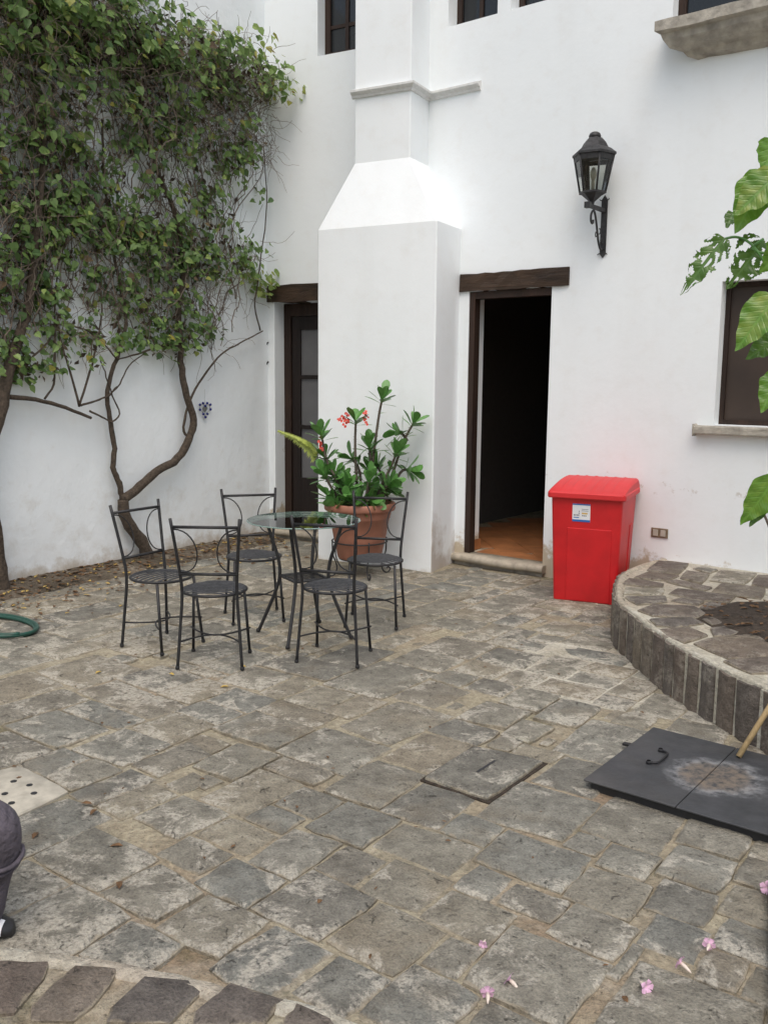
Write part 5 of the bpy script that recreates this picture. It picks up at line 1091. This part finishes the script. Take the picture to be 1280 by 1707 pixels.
# ---------------------------------------------------------------- red bin
bn = empty('waste_bin', (-2.955, 6.20, .006), math.atan2(.108, .445)); tag(bn, 'red plastic waste bin with a ribbed hinged lid and a small sticker', 'waste bin')
def rrect(hx, y0, y1, rad, n=4):
    out = []
    for cx, cy, a0 in ((hx-rad, y0+rad, -pi/2), (hx-rad, y1-rad, 0), (-hx+rad, y1-rad, pi/2), (-hx+rad, y0+rad, pi)):
        for k in range(n+1): a = a0+pi/2*k/n; out.append((cx+rad*cos(a), cy+rad*sin(a)))
    return out
def loft(rings_, smooth=True, capb=True, capt=True):
    mb = MB(); n = len(rings_[0][0]); vs = [(x, y, z) for q, z in rings_ for x, y in q]
    mb.add(vs, [(i*n+j, i*n+(j+1) % n, (i+1)*n+(j+1) % n, (i+1)*n+j) for i in range(len(rings_)-1) for j in range(n)], smooth)
    if capb: mb.add(vs[:n], [tuple(range(n-1, -1, -1))])
    if capt: mb.add(vs[-n:], [tuple(range(n))])
    return mb
# front face sits at y=0, leaning outwards with height
bh = .80
def br_(z): f_ = z/bh; return rrect(.236+.030*f_, .02-.045*f_, .53+.045*f_, .022+.004*f_)
loft([(br_(0), 0), (br_(.02), .012), (br_(.4), .4), (br_(bh), bh)]).build('body', M['red'], bn)
def fy(z): return .02-.045*z/bh
def fpanel(x0, x1, z0, z1, t_=.004):
    mb = MB(); vs = [(x0*(1+.0*z0), fy(z0)-t_, z0), (x1, fy(z0)-t_, z0), (x1, fy(z1)-t_, z1), (x0, fy(z1)-t_, z1), (x0, fy(z0)+.004, z0), (x1, fy(z0)+.004, z0), (x1, fy(z1)+.004, z1), (x0, fy(z1)+.004, z1)]
    return mb.add(vs, [(0, 1, 2, 3), (4, 7, 6, 5), (0, 4, 5, 1), (1, 5, 6, 2), (2, 6, 7, 3), (3, 7, 4, 0)])
bevel(fpanel(-.135, .205, .02, .60), .003, 2) if False else None
pn = fpanel(-.140, .19, .004, .565, .006).build('front_panel', M['red'], bn); bevel(pn, .005, 3)
mb = MB(); sx = lambda z: .236+.030*z/bh
vs = []
for z in (.02, .56):
    for y in (.36, .47): vs += [(sx(z)-.003, y, z), (sx(z)+.006, y, z)]
mb.add(vs, [(1, 3, 7, 5), (0, 1, 5, 4), (3, 2, 6, 7), (4, 5, 7, 6), (0, 2, 3, 1)]); bevel(mb.build('side_rib', M['red'], bn), .003, 2)
# lid: lip, domed ribbed top
def lr(ix, z0): return rrect(.290-ix, -.058+ix, .595-ix, .03)
lid = loft([(lr(.004, 0), bh-.012), (lr(0, 0), bh-.004), (lr(0, 0), bh+.026), (lr(.010, 0), bh+.036)], False).build('lid', M['redlid'], bn)
mb = MB(); nx, ny = 60, 16; vs = []
for j in range(ny+1):
    fj = j/ny; y = -.050+.637*fj
    pz = .034+.072*sin(min(1, fj/.78)*pi/2)**.85-(.05*((fj-.92)/.08)**2 if fj > .92 else 0)
    for i in range(nx+1):
        fi = i/nx; x = -.282+.564*fi; e = min(1, min(fi, 1-fi)/.035); e = sin(e*pi/2)
        rib = 0
        for c_ in range(6):
            d = fi-(.17+.66*c_/5)
            if -.030 < d < .012: rib = .006*(1-abs((d+.009)/.021)**3)*min(1, fj*4)*(1 if fj < .9 else .3)
        vs.append((x, y, bh+.030+(pz-.030)*(.72+.28*e)+rib))
mb.add(vs, [(j*(nx+1)+i, j*(nx+1)+i+1, (j+1)*(nx+1)+i+1, (j+1)*(nx+1)+i) for j in range(ny) for i in range(nx)], True)
bd = [i for i in range(nx+1)]+[j*(nx+1)+nx for j in range(1, ny+1)]+[ny*(nx+1)+i for i in range(nx-1, -1, -1)]+[j*(nx+1) for j in range(ny-1, 0, -1)]
m_ = len(bd); vv = [vs[i] for i in bd]+[(vs[i][0], vs[i][1], bh+.020) for i in bd]
mb.add(vv, [((k+1) % m_, k, m_+k, m_+(k+1) % m_) for k in range(m_)], False)
mb.build('lid_dome', M['redlid'], lid)
bevel(MB().box((.05, .56, bh+.02), (.275, .618, bh+.07)).build('hinge_handle', M['red'], bn), .012, 2)
# sticker
def decal(x0, x1, z0, z1, off_, m, name, parent):
    mb = MB(); vs = [(x0, fy(z0)-off_, z0), (x1, fy(z0)-off_, z0), (x1, fy(z1)-off_, z1), (x0, fy(z1)-off_, z1)]
    return mb.add(vs, [(0, 1, 2, 3)]).build(name, m, parent)
SX, SZ = -.102, .615
stk = fpanel(SX, SX+.132, SZ, SZ+.135, .0025).build('sticker', M['white'], bn)
decal(SX, SX+.132, SZ, SZ+.016, .0032, M['blue'], 'blue_band', stk); decal(SX, SX+.132, SZ+.125, SZ+.135, .0032, M['blue'], 'blue_band', stk)
decal(SX+.008, SX+.05, SZ+.028, SZ+.035, .0032, M['blue'], 'print', stk)
for i in range(4): decal(SX+.010+i*.011, SX+.017+i*.011, SZ+.044, SZ+.054, .0032, M['ink'], 'print', stk)
decal(SX+.046, SX+.052, SZ+.058, SZ+.066, .0032, M['ink'], 'print', stk); decal(SX+.048, SX+.052, SZ+.07, SZ+.084, .0032, M['ink'], 'print', stk)
decal(SX+.068, SX+.118, SZ+.082, SZ+.085, .0032, M['ink'], 'print', stk); decal(SX+.068, SX+.118, SZ+.094, SZ+.097, .0032, M['ink'], 'print', stk)
decal(SX+.070, SX+.112, SZ+.058, SZ+.070, .0032, M['gold'], 'print', stk)
for i in range(3): decal(SX+.072+i*.012, SX+.081+i*.012, SZ+.043, SZ+.050, .0032, M['ink'], 'print', stk)
# ---------------------------------------------------------------- wall lantern
la = empty('wall_lantern', (-3.228, W3Y, 2.63)); tag(la, 'black iron six sided wall lantern on a scrolled bracket between doorway and window', 'lantern')
mb = MB(); mb.box((-.024, -.012, .02), (.024, -.0, .43)); mb.add([(-.024, -.012, .43), (.024, -.012, .43), (0, -.012, .465), (-.024, 0, .43), (.024, 0, .43), (0, 0, .465)], [(0, 1, 2), (5, 4, 3), (1, 4, 5, 2), (0, 2, 5, 3)]); mb.add([(-.024, -.012, .02), (.024, -.012, .02), (0, -.012, -.01), (-.024, 0, .02), (.024, 0, .02), (0, 0, -.01)], [(2, 1, 0), (3, 4, 5), (2, 5, 4, 1), (0, 3, 5, 2)])
mb.build('back_plate', M['lamp'], la)
for s in (-1, 1):
    for z, dz in ((.025, -1), (.425, 1)):
        MB().tube(smoothpts([(s*.02, -.008, z), (s*.034, -.012, z+dz*.004), (s*.040, -.016, z-dz*-.012)], 3), .004, 5).build('scroll_tip', M['lamp'], la)
mb = MB(); mb.box((-.014, -.275, .335), (.014, -.012, .362)); mb.box((-.022, -.315, .328), (.022, -.275, .372)); mb.build('arm', M['lamp'], la)
sc_ = [(-.016, .06), (-.030, .048), (-.055, .055), (-.090, .10), (-.115, .17), (-.140, .24), (-.165, .295), (-.190, .322), (-.215, .315), (-.235, .285), (-.235, .245), (-.215, .225), (-.197, .235), (-.197, .255)]
MB().tube(smoothpts([(0, y, z) for y, z in sc_], 4), .0085, 6).build('scroll', M['lamp'], la)
for pts in ([(-.10, .16), (-.075, .165), (-.06, .185), (-.068, .205), (-.085, .20)], [(-.118, .18), (-.138, .172), (-.148, .150), (-.138, .135), (-.128, .143)], [(-.016, .10), (-.04, .10), (-.05, .12), (-.038, .135), (-.024, .125)]):
    MB().tube(smoothpts([(0, y, z) for y, z in pts], 3), .005, 5).build('scroll', M['lamp'], la)
LC = Vector((0, -.225, 0)); rot = radians(12)
def hexr(r_, z_): return [(LC.x+r_*cos(rot+k*pi/3), LC.y+r_*sin(rot+k*pi/3), z_) for k in range(6)]
def hexloft(prs, capb=True, capt=True):
    mb = MB(); vs = [p for r_, z_ in prs for p in hexr(r_, z_)]
    mb.add(vs, [(i*6+j, i*6+(j+1) % 6, (i+1)*6+(j+1) % 6, (i+1)*6+j) for i in range(len(prs)-1) for j in range(6)])
    if capb: mb.add(vs[:6], [(5, 4, 3, 2, 1, 0)])
    if capt: mb.add(vs[-6:], [(0, 1, 2, 3, 4, 5)])
    return mb
hexloft([(.012, .355), (.018, .38), (.06, .415), (.085, .437), (.105, .441), (.105, .455)]).build('base', M['lamp'], la)
hexloft([(.150, .712), (.168, .716), (.168, .732), (.125, .765), (.105, .775), (.085, .812), (.055, .845), (.045, .85)]).build('roof', M['lamp'], la)
MB().lathe([(.044, .848), (.046, .862), (.038, .88), (.02, .89), (.002, .893)], LC, 14).build('finial', M['lamp'], la)
hexloft([(.150, .675), (.155, .7125)], False, False).build('top_band', M['lamp'], la)
lo, hi = hexr(.098, .452), hexr(.152, .715)
for k in range(6):
    MB().tube([lo[k], hi[k]], .0085, 4).build('corner_bar', M['lamp'], la)
    a, b, c, d = [Vector(q) for q in (lo[k], lo[(k+1) % 6], hi[(k+1) % 6], hi[k])]
    MB().add([a, b, c, d], [(0, 1, 2, 3)]).build('pane', M['pane'], la)
MB().lathe([(.014, .455), (.014, .53), (.012, .535)], LC, 10).build('candle_socket', M['socket'], la)
MB().lathe([(.010, .535), (.024, .57), (.024, .60), (.012, .63), (.001, .635)], LC, 12).build('bulb', M['socket'], la)
# ---------------------------------------------------------------- outlet
ou = empty('wall_outlet', (-2.65, W3Y-.001, .487)); tag(ou, 'aged metal double socket plate on the white wall beside the red bin', 'outlet')
bevel(MB().box((-.068, -.010, -.038), (.068, .0, .038)).build('plate', M['outlet'], ou), .004, 2)
for s in (-1, 1): bevel(MB().box((s*.03-.02, -.016, -.025), (s*.03+.02, -.0101, .025)).build('socket', M['socket'], ou), .005, 2)
# ---------------------------------------------------------------- hatch plate, handle, pole
ht = empty('steel_hatch', (-1.15, 3.6, 0)); tag(ht, 'black steel hatch in two leaves with a wire handle and a pale worn ring', 'hatch')
def L3(x, y, z): return Vector((x, y, z))-ht.location
HX0, HX1, HXM, HY0, HY1 = -1.531, -.777, -1.148, 3.283, 4.017
bevel(MB().box(L3(HX0, HY0, .037), L3(HXM-.0018, HY1, .045)).build('hatch_leaf', M['plate'], ht), .002, 1)
bevel(MB().box(L3(HXM+.0018, HY0, .037), L3(HX1, HY1, .045)).build('hatch_leaf', M['plate'], ht), .002, 1)
MB().box(L3(HX0+.025, HY0+.022, -.02), L3(HX1-.025, HY1-.022, .0368)).build('shade_black_frame', M['shoe'], ht)  # frame coloured black to stand for the shadow under the raised plates
for pts in ([(-1.42, 3.62, .071), (-1.415, 3.615, .083), (-1.37, 3.60, .086), (-1.345, 3.62, .087), (-1.372, 3.712, .087), (-1.376, 3.722, .071)],):
    pass
hp = []
import_px = [(1055, 1268), (1063, 1272), (1072, 1272), (1088, 1258), (1086, 1252), (1077, 1246)]
HPTS = [(-1.384, 3.601), (-1.373, 3.601), (-1.349, 3.621), (-1.351, 3.723), (-1.366, 3.748), (-1.394, 3.758)]
MB().tube(smoothpts([L3(x, y, .054 if 0 < i < 5 else .049) for i, (x, y) in enumerate(HPTS)], 4), .0055, 6).build('handle', M['iron'], ht)
for x, y in (HPTS[0], HPTS[-1]): MB().lathe([(.011, .0451), (.012, .053), (.009, .059)], L3(x, y, 0), 10).build('handle_eye', M['iron'], ht)
MB().box(L3(-1.572, 3.76, .025), L3(HX0-.001, 3.785, .036)).build('latch_tab', M['iron'], ht)
po = empty('broom_handle', (-1.106, 3.909, .0455)); tag(po, 'pale round wooden pole standing on the steel hatch, leaning to the planter', 'pole')
pd = Vector((.23, .42, .62))
MB().tube([(0, 0, .004), pd*.5, pd*1.0, pd*1.9], [.0125, .0125, .0122, .012], 12).build('pole', M['pole'], po)
# ---------------------------------------------------------------- hose
hp = []
for k in range(64):
    a = 2*pi*k/64*2.0; r_ = .315+.006*sin(a*3)+.012*(k/64); hp.append((-5.60+r_*cos(a)*1.0, 3.02+r_*sin(a)*.60+.012*(k > 32), .016+.018*(k/64)))
ho_ = MB().tube(hp, .0125, 8).build('garden_hose', M['hose']); tag(ho_, 'coiled dark green garden hose lying on the paving by the wall', 'hose')
# ---------------------------------------------------------------- big leaved climber in the planter
po2 = Vector((-1.12, 5.32, PH)); pt = empty('variegated_climber', po2); tag(pt, 'large leaved variegated green and yellow climber rising from the raised planter', 'plant')
r = random.Random(15)
MB().tube(smoothpts([(0, 0, -.05), (.02, .01, .6), (.0, .02, 1.3), (.02, 0, 2.0), (.0, .01, 2.7)], 5), [.055-.0012*i for i in range(21)], 10).build('trunk', M['bark'], pt)
def big_leaf(w, L, tear, seed, droop):
    rr = random.Random(seed); nu_, nv_ = (32, 44) if tear else (10, 16); vs = []; fs = []
    for j in range(nv_+1):
        f_ = j/nv_; hw = w/2*(sin(pi*min(1, f_*.95+.05)**.60)**.95) if f_ < 1 else 0
        if f_ == 1: hw = w*.01
        for i in range(nu_+1):
            s = -1+2*i/nu_; edge = 1+.05*sin(f_*19+seed)*abs(s)+(.10*rr.uniform(-1, 1) if tear and abs(s) > .9 else 0)
            x = s*hw*edge; z = -droop*L*f_*f_+.16*abs(s)**1.3*hw+.010*sin(f_*26)*abs(s); vs.append((x, f_*L, z))
    for j in range(nv_):
        for i in range(nu_):
            s = abs(-1+2*(i+.5)/nu_); f_ = (j+.5)/nv_
            if tear and .10 < s:
                v_ = noise.noise((s*2.2+seed*3.1, (f_*7.5-s*1.6)+(9 if i > nu_/2 else 0), seed))
                if v_ > .16-.10*s: continue
                if s > .55 and noise.noise((s*5, f_*16, seed+2)) > .30: continue
            fs.append((j*(nu_+1)+i, j*(nu_+1)+i+1, (j+1)*(nu_+1)+i+1, (j+1)*(nu_+1)+i))
    return MB().add(vs, fs, True)
def big_mat(name, a, b, amt):
    m, t, p = base_mat(name); co = pos(t, True)
    sp = t.nodes.new('ShaderNodeSeparateXYZ'); t.links.new(co, sp.inputs[0]); ax = math_(t, 'ABSOLUTE', sp.outputs['X'])
    ph = math_(t, 'SUBTRACT', math_(t, 'MULTIPLY', sp.outputs['Y'], 190), math_(t, 'MULTIPLY', ax, 150))
    vein = math_(t, 'POWER', math_(t, 'ABSOLUTE', math_(t, 'SINE', math_(t, 'MULTIPLY', ph, .5))), 14.0)
    mid = ramp(t, ax, [(0.0, (1, 1, 1)), (.004, (1, 1, 1)), (.0065, (0, 0, 0))])
    cb = t.nodes.new('ShaderNodeCombineXYZ'); t.links.new(math_(t, 'MULTIPLY', ph, .045), cb.inputs[0]); t.links.new(math_(t, 'MULTIPLY', ax, 9), cb.inputs[1])
    oi = t.nodes.new('ShaderNodeObjectInfo').outputs['Random']; t.links.new(math_(t, 'MULTIPLY', oi, 30), cb.inputs[2])
    n_ = noise_(t, cb.outputs[0], 1.6, 3, .5)
    c = ramp(t, n_, [(.42-amt, a), (.62-amt, tuple(x*.6+y*.4 for x, y in zip(a, b))), (.78-amt, b)])
    c = mix(t, math_(t, 'MULTIPLY', math_(t, 'MAXIMUM', math_(t, 'MULTIPLY', vein, .45), mid), .4), c, tuple(min(1, x*1.5+.02) for x in a))
    t.links.new(c, p.inputs['Base Color']); p.inputs['Roughness'].default_value = .22
    bump(t, p, math_(t, 'MULTIPLY', math_(t, 'MAXIMUM', vein, mid), -1), .4, .004)
    tr = t.nodes.new('ShaderNodeBsdfTranslucent'); t.links.new(c, tr.inputs['Color']); mx = t.nodes.new('ShaderNodeMixShader'); mx.inputs[0].default_value = .4
    t.links.new(p.outputs[0], mx.inputs[1]); t.links.new(tr.outputs[0], mx.inputs[2]); t.links.new(mx.outputs[0], t.nodes['Material Output'].inputs[0]); return m
BLM = [big_mat('dark_climber_leaf', (.075, .16, .03), (.14, .24, .05), .0), big_mat('green_climber_leaf', (.115, .25, .03), (.22, .36, .06), .0), big_mat('variegated_climber_leaf', (.11, .245, .03), (.40, .45, .11), .02)]
def put_big(base, tip, w, tear, var, seed, toward):
    base, tip = Vector(base), Vector(tip); d = tip-base; L = d.length
    mesh = big_leaf(w, L, tear, seed, .10).mesh('leaf', BLM[var]); place_leaf(mesh, pt, base-po2, d, toward, 1.0)
for i, (b, t_, w, tear, var) in enumerate(POTHOS):
    put_big(b, t_, w*1.0, tear, var, i+1, Vector((.35+.3*r.gauss(0, 1), -.9, .45+.2*r.gauss(0, 1))))
for i in range(16):
    a = r.uniform(-1.2, 2.2); z = r.uniform(.6, 2.9); b = po2+Vector((.18*cos(a), .18*sin(a), z-.29)); t_ = b+Vector((.32*cos(a)+.05, .30*sin(a), -r.uniform(.12, .3)))
    put_big(b, t_, r.uniform(.17, .25), r.random() < .25, r.choice((0, 1, 1, 2)), 50+i, Vector((cos(a)*.5, sin(a)*.5-.3, .9)))
    MB().tube(smoothpts([Vector((0, 0, z-.5)), (b-po2)*.6+Vector((0, 0, .02+.4*(z-.29-.0)*0)), b-po2], 3), [.007]*7, 5).build('stem', M['hose'] if False else M['eleaf'], pt)
for s_ in POTHOS_STEMS:
    P = [Vector(p)-po2 for p in s_]; P.append(Vector((0, 0, max(.0, P[-1].z-.08)))); MB().tube(smoothpts(P, 4), .007, 6).build('stem', M['twig'] if s_[0][2] < 1.2 else M['eleaf'], pt)
# ---------------------------------------------------------------- fallen flowers
r = random.Random(2)
def flower_meshes():
    pm = MB()
    for k in range(5):
        a = 2*pi*k/5; d = Vector((cos(a), sin(a), 0)); s = Vector((-sin(a), cos(a), 0)); z = Vector((0, 0, 1))
        pm.add([z*0, d*.007+s*.005+z*.006, d*.017+s*.010+z*.010, d*.024+s*.002+z*.006, d*.018-s*.010+z*.009, d*.007-s*.005+z*.006], [(0, 1, 5), (1, 2, 4, 5), (2, 3, 4)], True)
    tm = MB(); tm.tube([(0, 0, .002), (0, 0, -.012), (.002, 0, -.026), (.003, 0, -.038)], [.0055, .0068, .0045, .0015], 7)
    return pm.mesh('petals', M['petal']), tm.mesh('tube', M['tubef'])
pm, tm = flower_meshes()
for i, (x, y) in enumerate(FLOWERS):
    f_ = empty('fallen_flower', (x, y, .024)); s = (.6, .9, .9, .9, .9, .85, 1.0)[i]; f_.scale = (s, s, s)
    f_.rotation_euler = (radians(r.uniform(55, 95)), radians(r.uniform(-25, 25)), r.uniform(0, 2*pi)); f_.location.z = .022*s
    ob('petals', pm, f_); ob('tube', tm, f_); tag(f_, 'fallen pink trumpet flower lying on the stone paving', 'flower', 'fallen pink flowers on the paving')
# ---------------------------------------------------------------- seated person (only a knee and foot reach the picture)
D = Vector((.80, .60, 0)).normalized(); Lt = Vector((-D.y, D.x, 0))
FT = Vector((-2.40, 1.285, 0))
pe = empty('person', FT-D*.42); tag(pe, 'seated person in purple grey trousers with black and white shoes at the front step', 'person')
def wp(d, l, z): return FT+D*d+Lt*l+Vector((0, 0, z))-pe.location
def skin(name, verts, edges, radii, m, parent, root_i=0, sub=2):
    me = bpy.data.meshes.new(name); me.from_pydata([tuple(v_) for v_ in verts], edges, []); me.materials.append(m)
    o = ob(name, me, parent); bm = bmesh.new(); bm.from_mesh(me); ly = bm.verts.layers.skin.verify()
    for i, v_ in enumerate(bm.verts):
        rr = radii[i]; v_[ly].radius = (rr, rr) if not hasattr(rr, '__len__') else rr; v_[ly].use_root = (i == root_i)
    bm.to_mesh(me); bm.free()
    o.modifiers.new('skin', 'SKIN').use_smooth_shade = True; s = o.modifiers.new('sub', 'SUBSURF'); s.levels = sub; s.render_levels = sub; return o
B = dict(pel=wp(-.42, -.09, .47), wst=wp(-.43, -.09, .64), chs=wp(-.40, -.09, .86), nck=wp(-.37, -.09, 1.02), hd1=wp(-.355, -.09, 1.09), hd2=wp(-.345, -.09, 1.20),
  lh=wp(-.40, .0, .45), lk=wp(-.02, .0, .37), la_=wp(-.075, .0, .10), lf=wp(-.05, .03, .055), rh=wp(-.42, -.18, .45), rk=wp(-.16, -.30, .44), ra=wp(-.25, -.30, .10), rf=wp(-.13, -.31, .055),
  ls=wp(-.39, .09, .98), le=wp(-.42, .15, .73), lw=wp(-.30, .06, .56), lhd=wp(-.26, .02, .545), rs_=wp(-.39, -.27, .98), re=wp(-.42, -.33, .73), rw=wp(-.32, -.28, .58), rhd=wp(-.28, -.25, .56))
nm = list(B); ix = {k: i for i, k in enumerate(nm)}
rad = dict(pel=.115, wst=.105, chs=.125, nck=.05, hd1=.075, hd2=.088, lh=.075, lk=.052, la_=.034, lf=.028, rh=.075, rk=.052, ra=.034, rf=.028, ls=.05, le=.037, lw=.026, lhd=.024, rs_=.05, re=.037, rw=.026, rhd=.024)
ed = [('pel', 'wst'), ('wst', 'chs'), ('chs', 'nck'), ('nck', 'hd1'), ('hd1', 'hd2'), ('pel', 'lh'), ('lh', 'lk'), ('lk', 'la_'), ('la_', 'lf'), ('pel', 'rh'), ('rh', 'rk'), ('rk', 'ra'), ('ra', 'rf'), ('chs', 'ls'), ('ls', 'le'), ('le', 'lw'), ('lw', 'lhd'), ('chs', 'rs_'), ('rs_', 're'), ('re', 'rw'), ('rw', 'rhd')]
# fingers
for hnd, wr, sg in (('lhd', 'lw', 1), ('rhd', 'rw', -1)):
    dr = (B[hnd]-B[wr]).normalized()
    for q_ in range(5):
        o1 = Lt*(.018*(q_-1.5)*sg) if q_ < 4 else Lt*(-.035*sg)
        L_ = (.055, .065, .062, .05, .04)[q_]
        n1, n2_ = '%sf%d' % (hnd, q_), '%sg%d' % (hnd, q_)
        B[n1] = B[hnd]+dr*(.03 if q_ < 4 else .0)+o1; B[n2_] = B[n1]+dr*L_*.7+Vector((0, 0, -.03)); rad[n1] = .010; rad[n2_] = .008; ed += [(hnd, n1), (n1, n2_)]
nm = list(B); ix = {k: i for i, k in enumerate(nm)}
body = skin('body', [B[k] for k in nm], [(ix[a], ix[b]) for a, b in ed], [rad[k] for k in nm], M['skin'], pe, 0)
tr = [B['pel'], B['lh'], wp(-.20, .0, .40), wp(-.012, .0, .36), wp(-.022, .0, .285), wp(-.05, .0, .20), wp(-.085, .0, .035), B['rh'], wp(-.27, -.26, .45), B['rk'], wp(-.21, -.30, .25), wp(-.245, -.30, .09), wp(-.43, -.09, .60)]
skin('trousers', tr, [(0, 1), (1, 2), (2, 3), (3, 4), (4, 5), (5, 6), (0, 7), (7, 8), (8, 9), (9, 10), (10, 11), (0, 12)], [.135, .10, .084, .079, .073, .060, .060, .10, .085, .075, .064, .056, .125], M['jean'], pe)
for z_, rr_c, dd_ in ((.250, .074, -.030), (.232, .069, -.036)):
    MB().tube([wp(dd_+rr_c*cos(2*pi*k/20), rr_c*.95*sin(2*pi*k/20), z_+.010*sin(4*pi*k/20)+.012*cos(2*pi*k/20)) for k in range(20)], .0075, 6, False, True).build('cuff', M['jean'], pe)
skin('shirt', [B['pel']+Vector((0, 0, .06)), B['wst'], B['chs'], wp(-.375, -.09, .995), B['ls'], B['le'], wp(-.35, .10, .62), B['rs_'], B['re'], wp(-.36, -.30, .64)], [(0, 1), (1, 2), (2, 3), (2, 4), (4, 5), (5, 6), (2, 7), (7, 8), (8, 9)], [.138, .128, .14, .07, .068, .052, .046, .068, .052, .046], M['shirt'], pe, 1)
skin('hair', [wp(-.365, -.09, 1.16), wp(-.36, -.09, 1.245), wp(-.40, -.09, 1.17)], [(0, 1), (0, 2)], [.092, .072, .065], M['hair'], pe)
for s in (-1, 1):
    e_ = MB(); e_.lathe([(.001, -.009), (.008, -.004), (.008, .004), (.001, .009)], wp(-.262, -.09+s*.034, 1.165), 8); e_.build('eye', M['ink'], pe)
n_ = MB(); n_.tube([wp(-.262, -.09, 1.165), wp(-.238, -.09, 1.125), wp(-.262, -.09, 1.118)], [.007, .012, .008], 6); n_.build('nose', M['skin'], pe)
n_ = MB(); n_.tube([wp(-.262, -.115, 1.085), wp(-.257, -.09, 1.083), wp(-.262, -.065, 1.085)], [.003, .006, .003], 5); n_.build('mouth', M['eflower'], pe)
for key, (d_, l_) in (('shoe', (-.15, .01)), ('shoe', (-.27, -.30))):
    mb = MB(); rr_ = []
    for f_, hw, h in ((0, .03, .07), (.1, .042, .10), (.3, .044, .105), (.55, .046, .075), (.8, .046, .055), (.95, .034, .042), (1.0, .015, .03)):
        x = d_-.07+.225*f_; ring_ = []
        for k in range(10): a = 2*pi*k/10; ring_.append(wp(x, l_+hw*cos(a), max(.006, h/2+h/2*sin(a)+.004)))
        rr_.append(ring_)
    vs = [p for q_ in rr_ for p in q_]; n = 10
    mb.add(vs, [(i*n+j, i*n+(j+1) % n, (i+1)*n+(j+1) % n, (i+1)*n+j) for i in range(len(rr_)-1) for j in range(n)], True); mb.add(rr_[0], [tuple(range(9, -1, -1))]); mb.add(rr_[-1], [tuple(range(10))])
    sh = mb.build('shoe', M['shoe'], pe)
    mb = MB(); rr_ = []
    for f_, hw, h in ((.72, .0485, .067), (.78, .0487, .062), (.85, .047, .056), (.91, .042, .050)):
        x = d_-.07+.225*f_; rr_.append([wp(x, l_+hw*cos(a)*1.01, h/2+h/2*sin(a)+.006) for a in [pi+.35+(pi/2)*k/8 if False else pi*.55+pi*.5*k/8 for k in range(9)]])
    vs = [p for q_ in rr_ for p in q_]; mb.add(vs, [(i*9+j, i*9+j+1, (i+1)*9+j+1, (i+1)*9+j) for i in range(3) for j in range(8)], True); mb.build('toe_patch', M['shoew'], sh)
se = empty('stone_seat', FT-D*.47-Lt*.10); tag(se, 'low grey stone block seat beside the front step', 'seat')
bl = MB(); bl.box((-.20, -.26, -.02), (.17, .26, .355)); q_ = bl.build('block', M['dstone'], se); bevel(q_, .02, 2); se.rotation_euler = (0, 0, math.atan2(D.y, D.x))
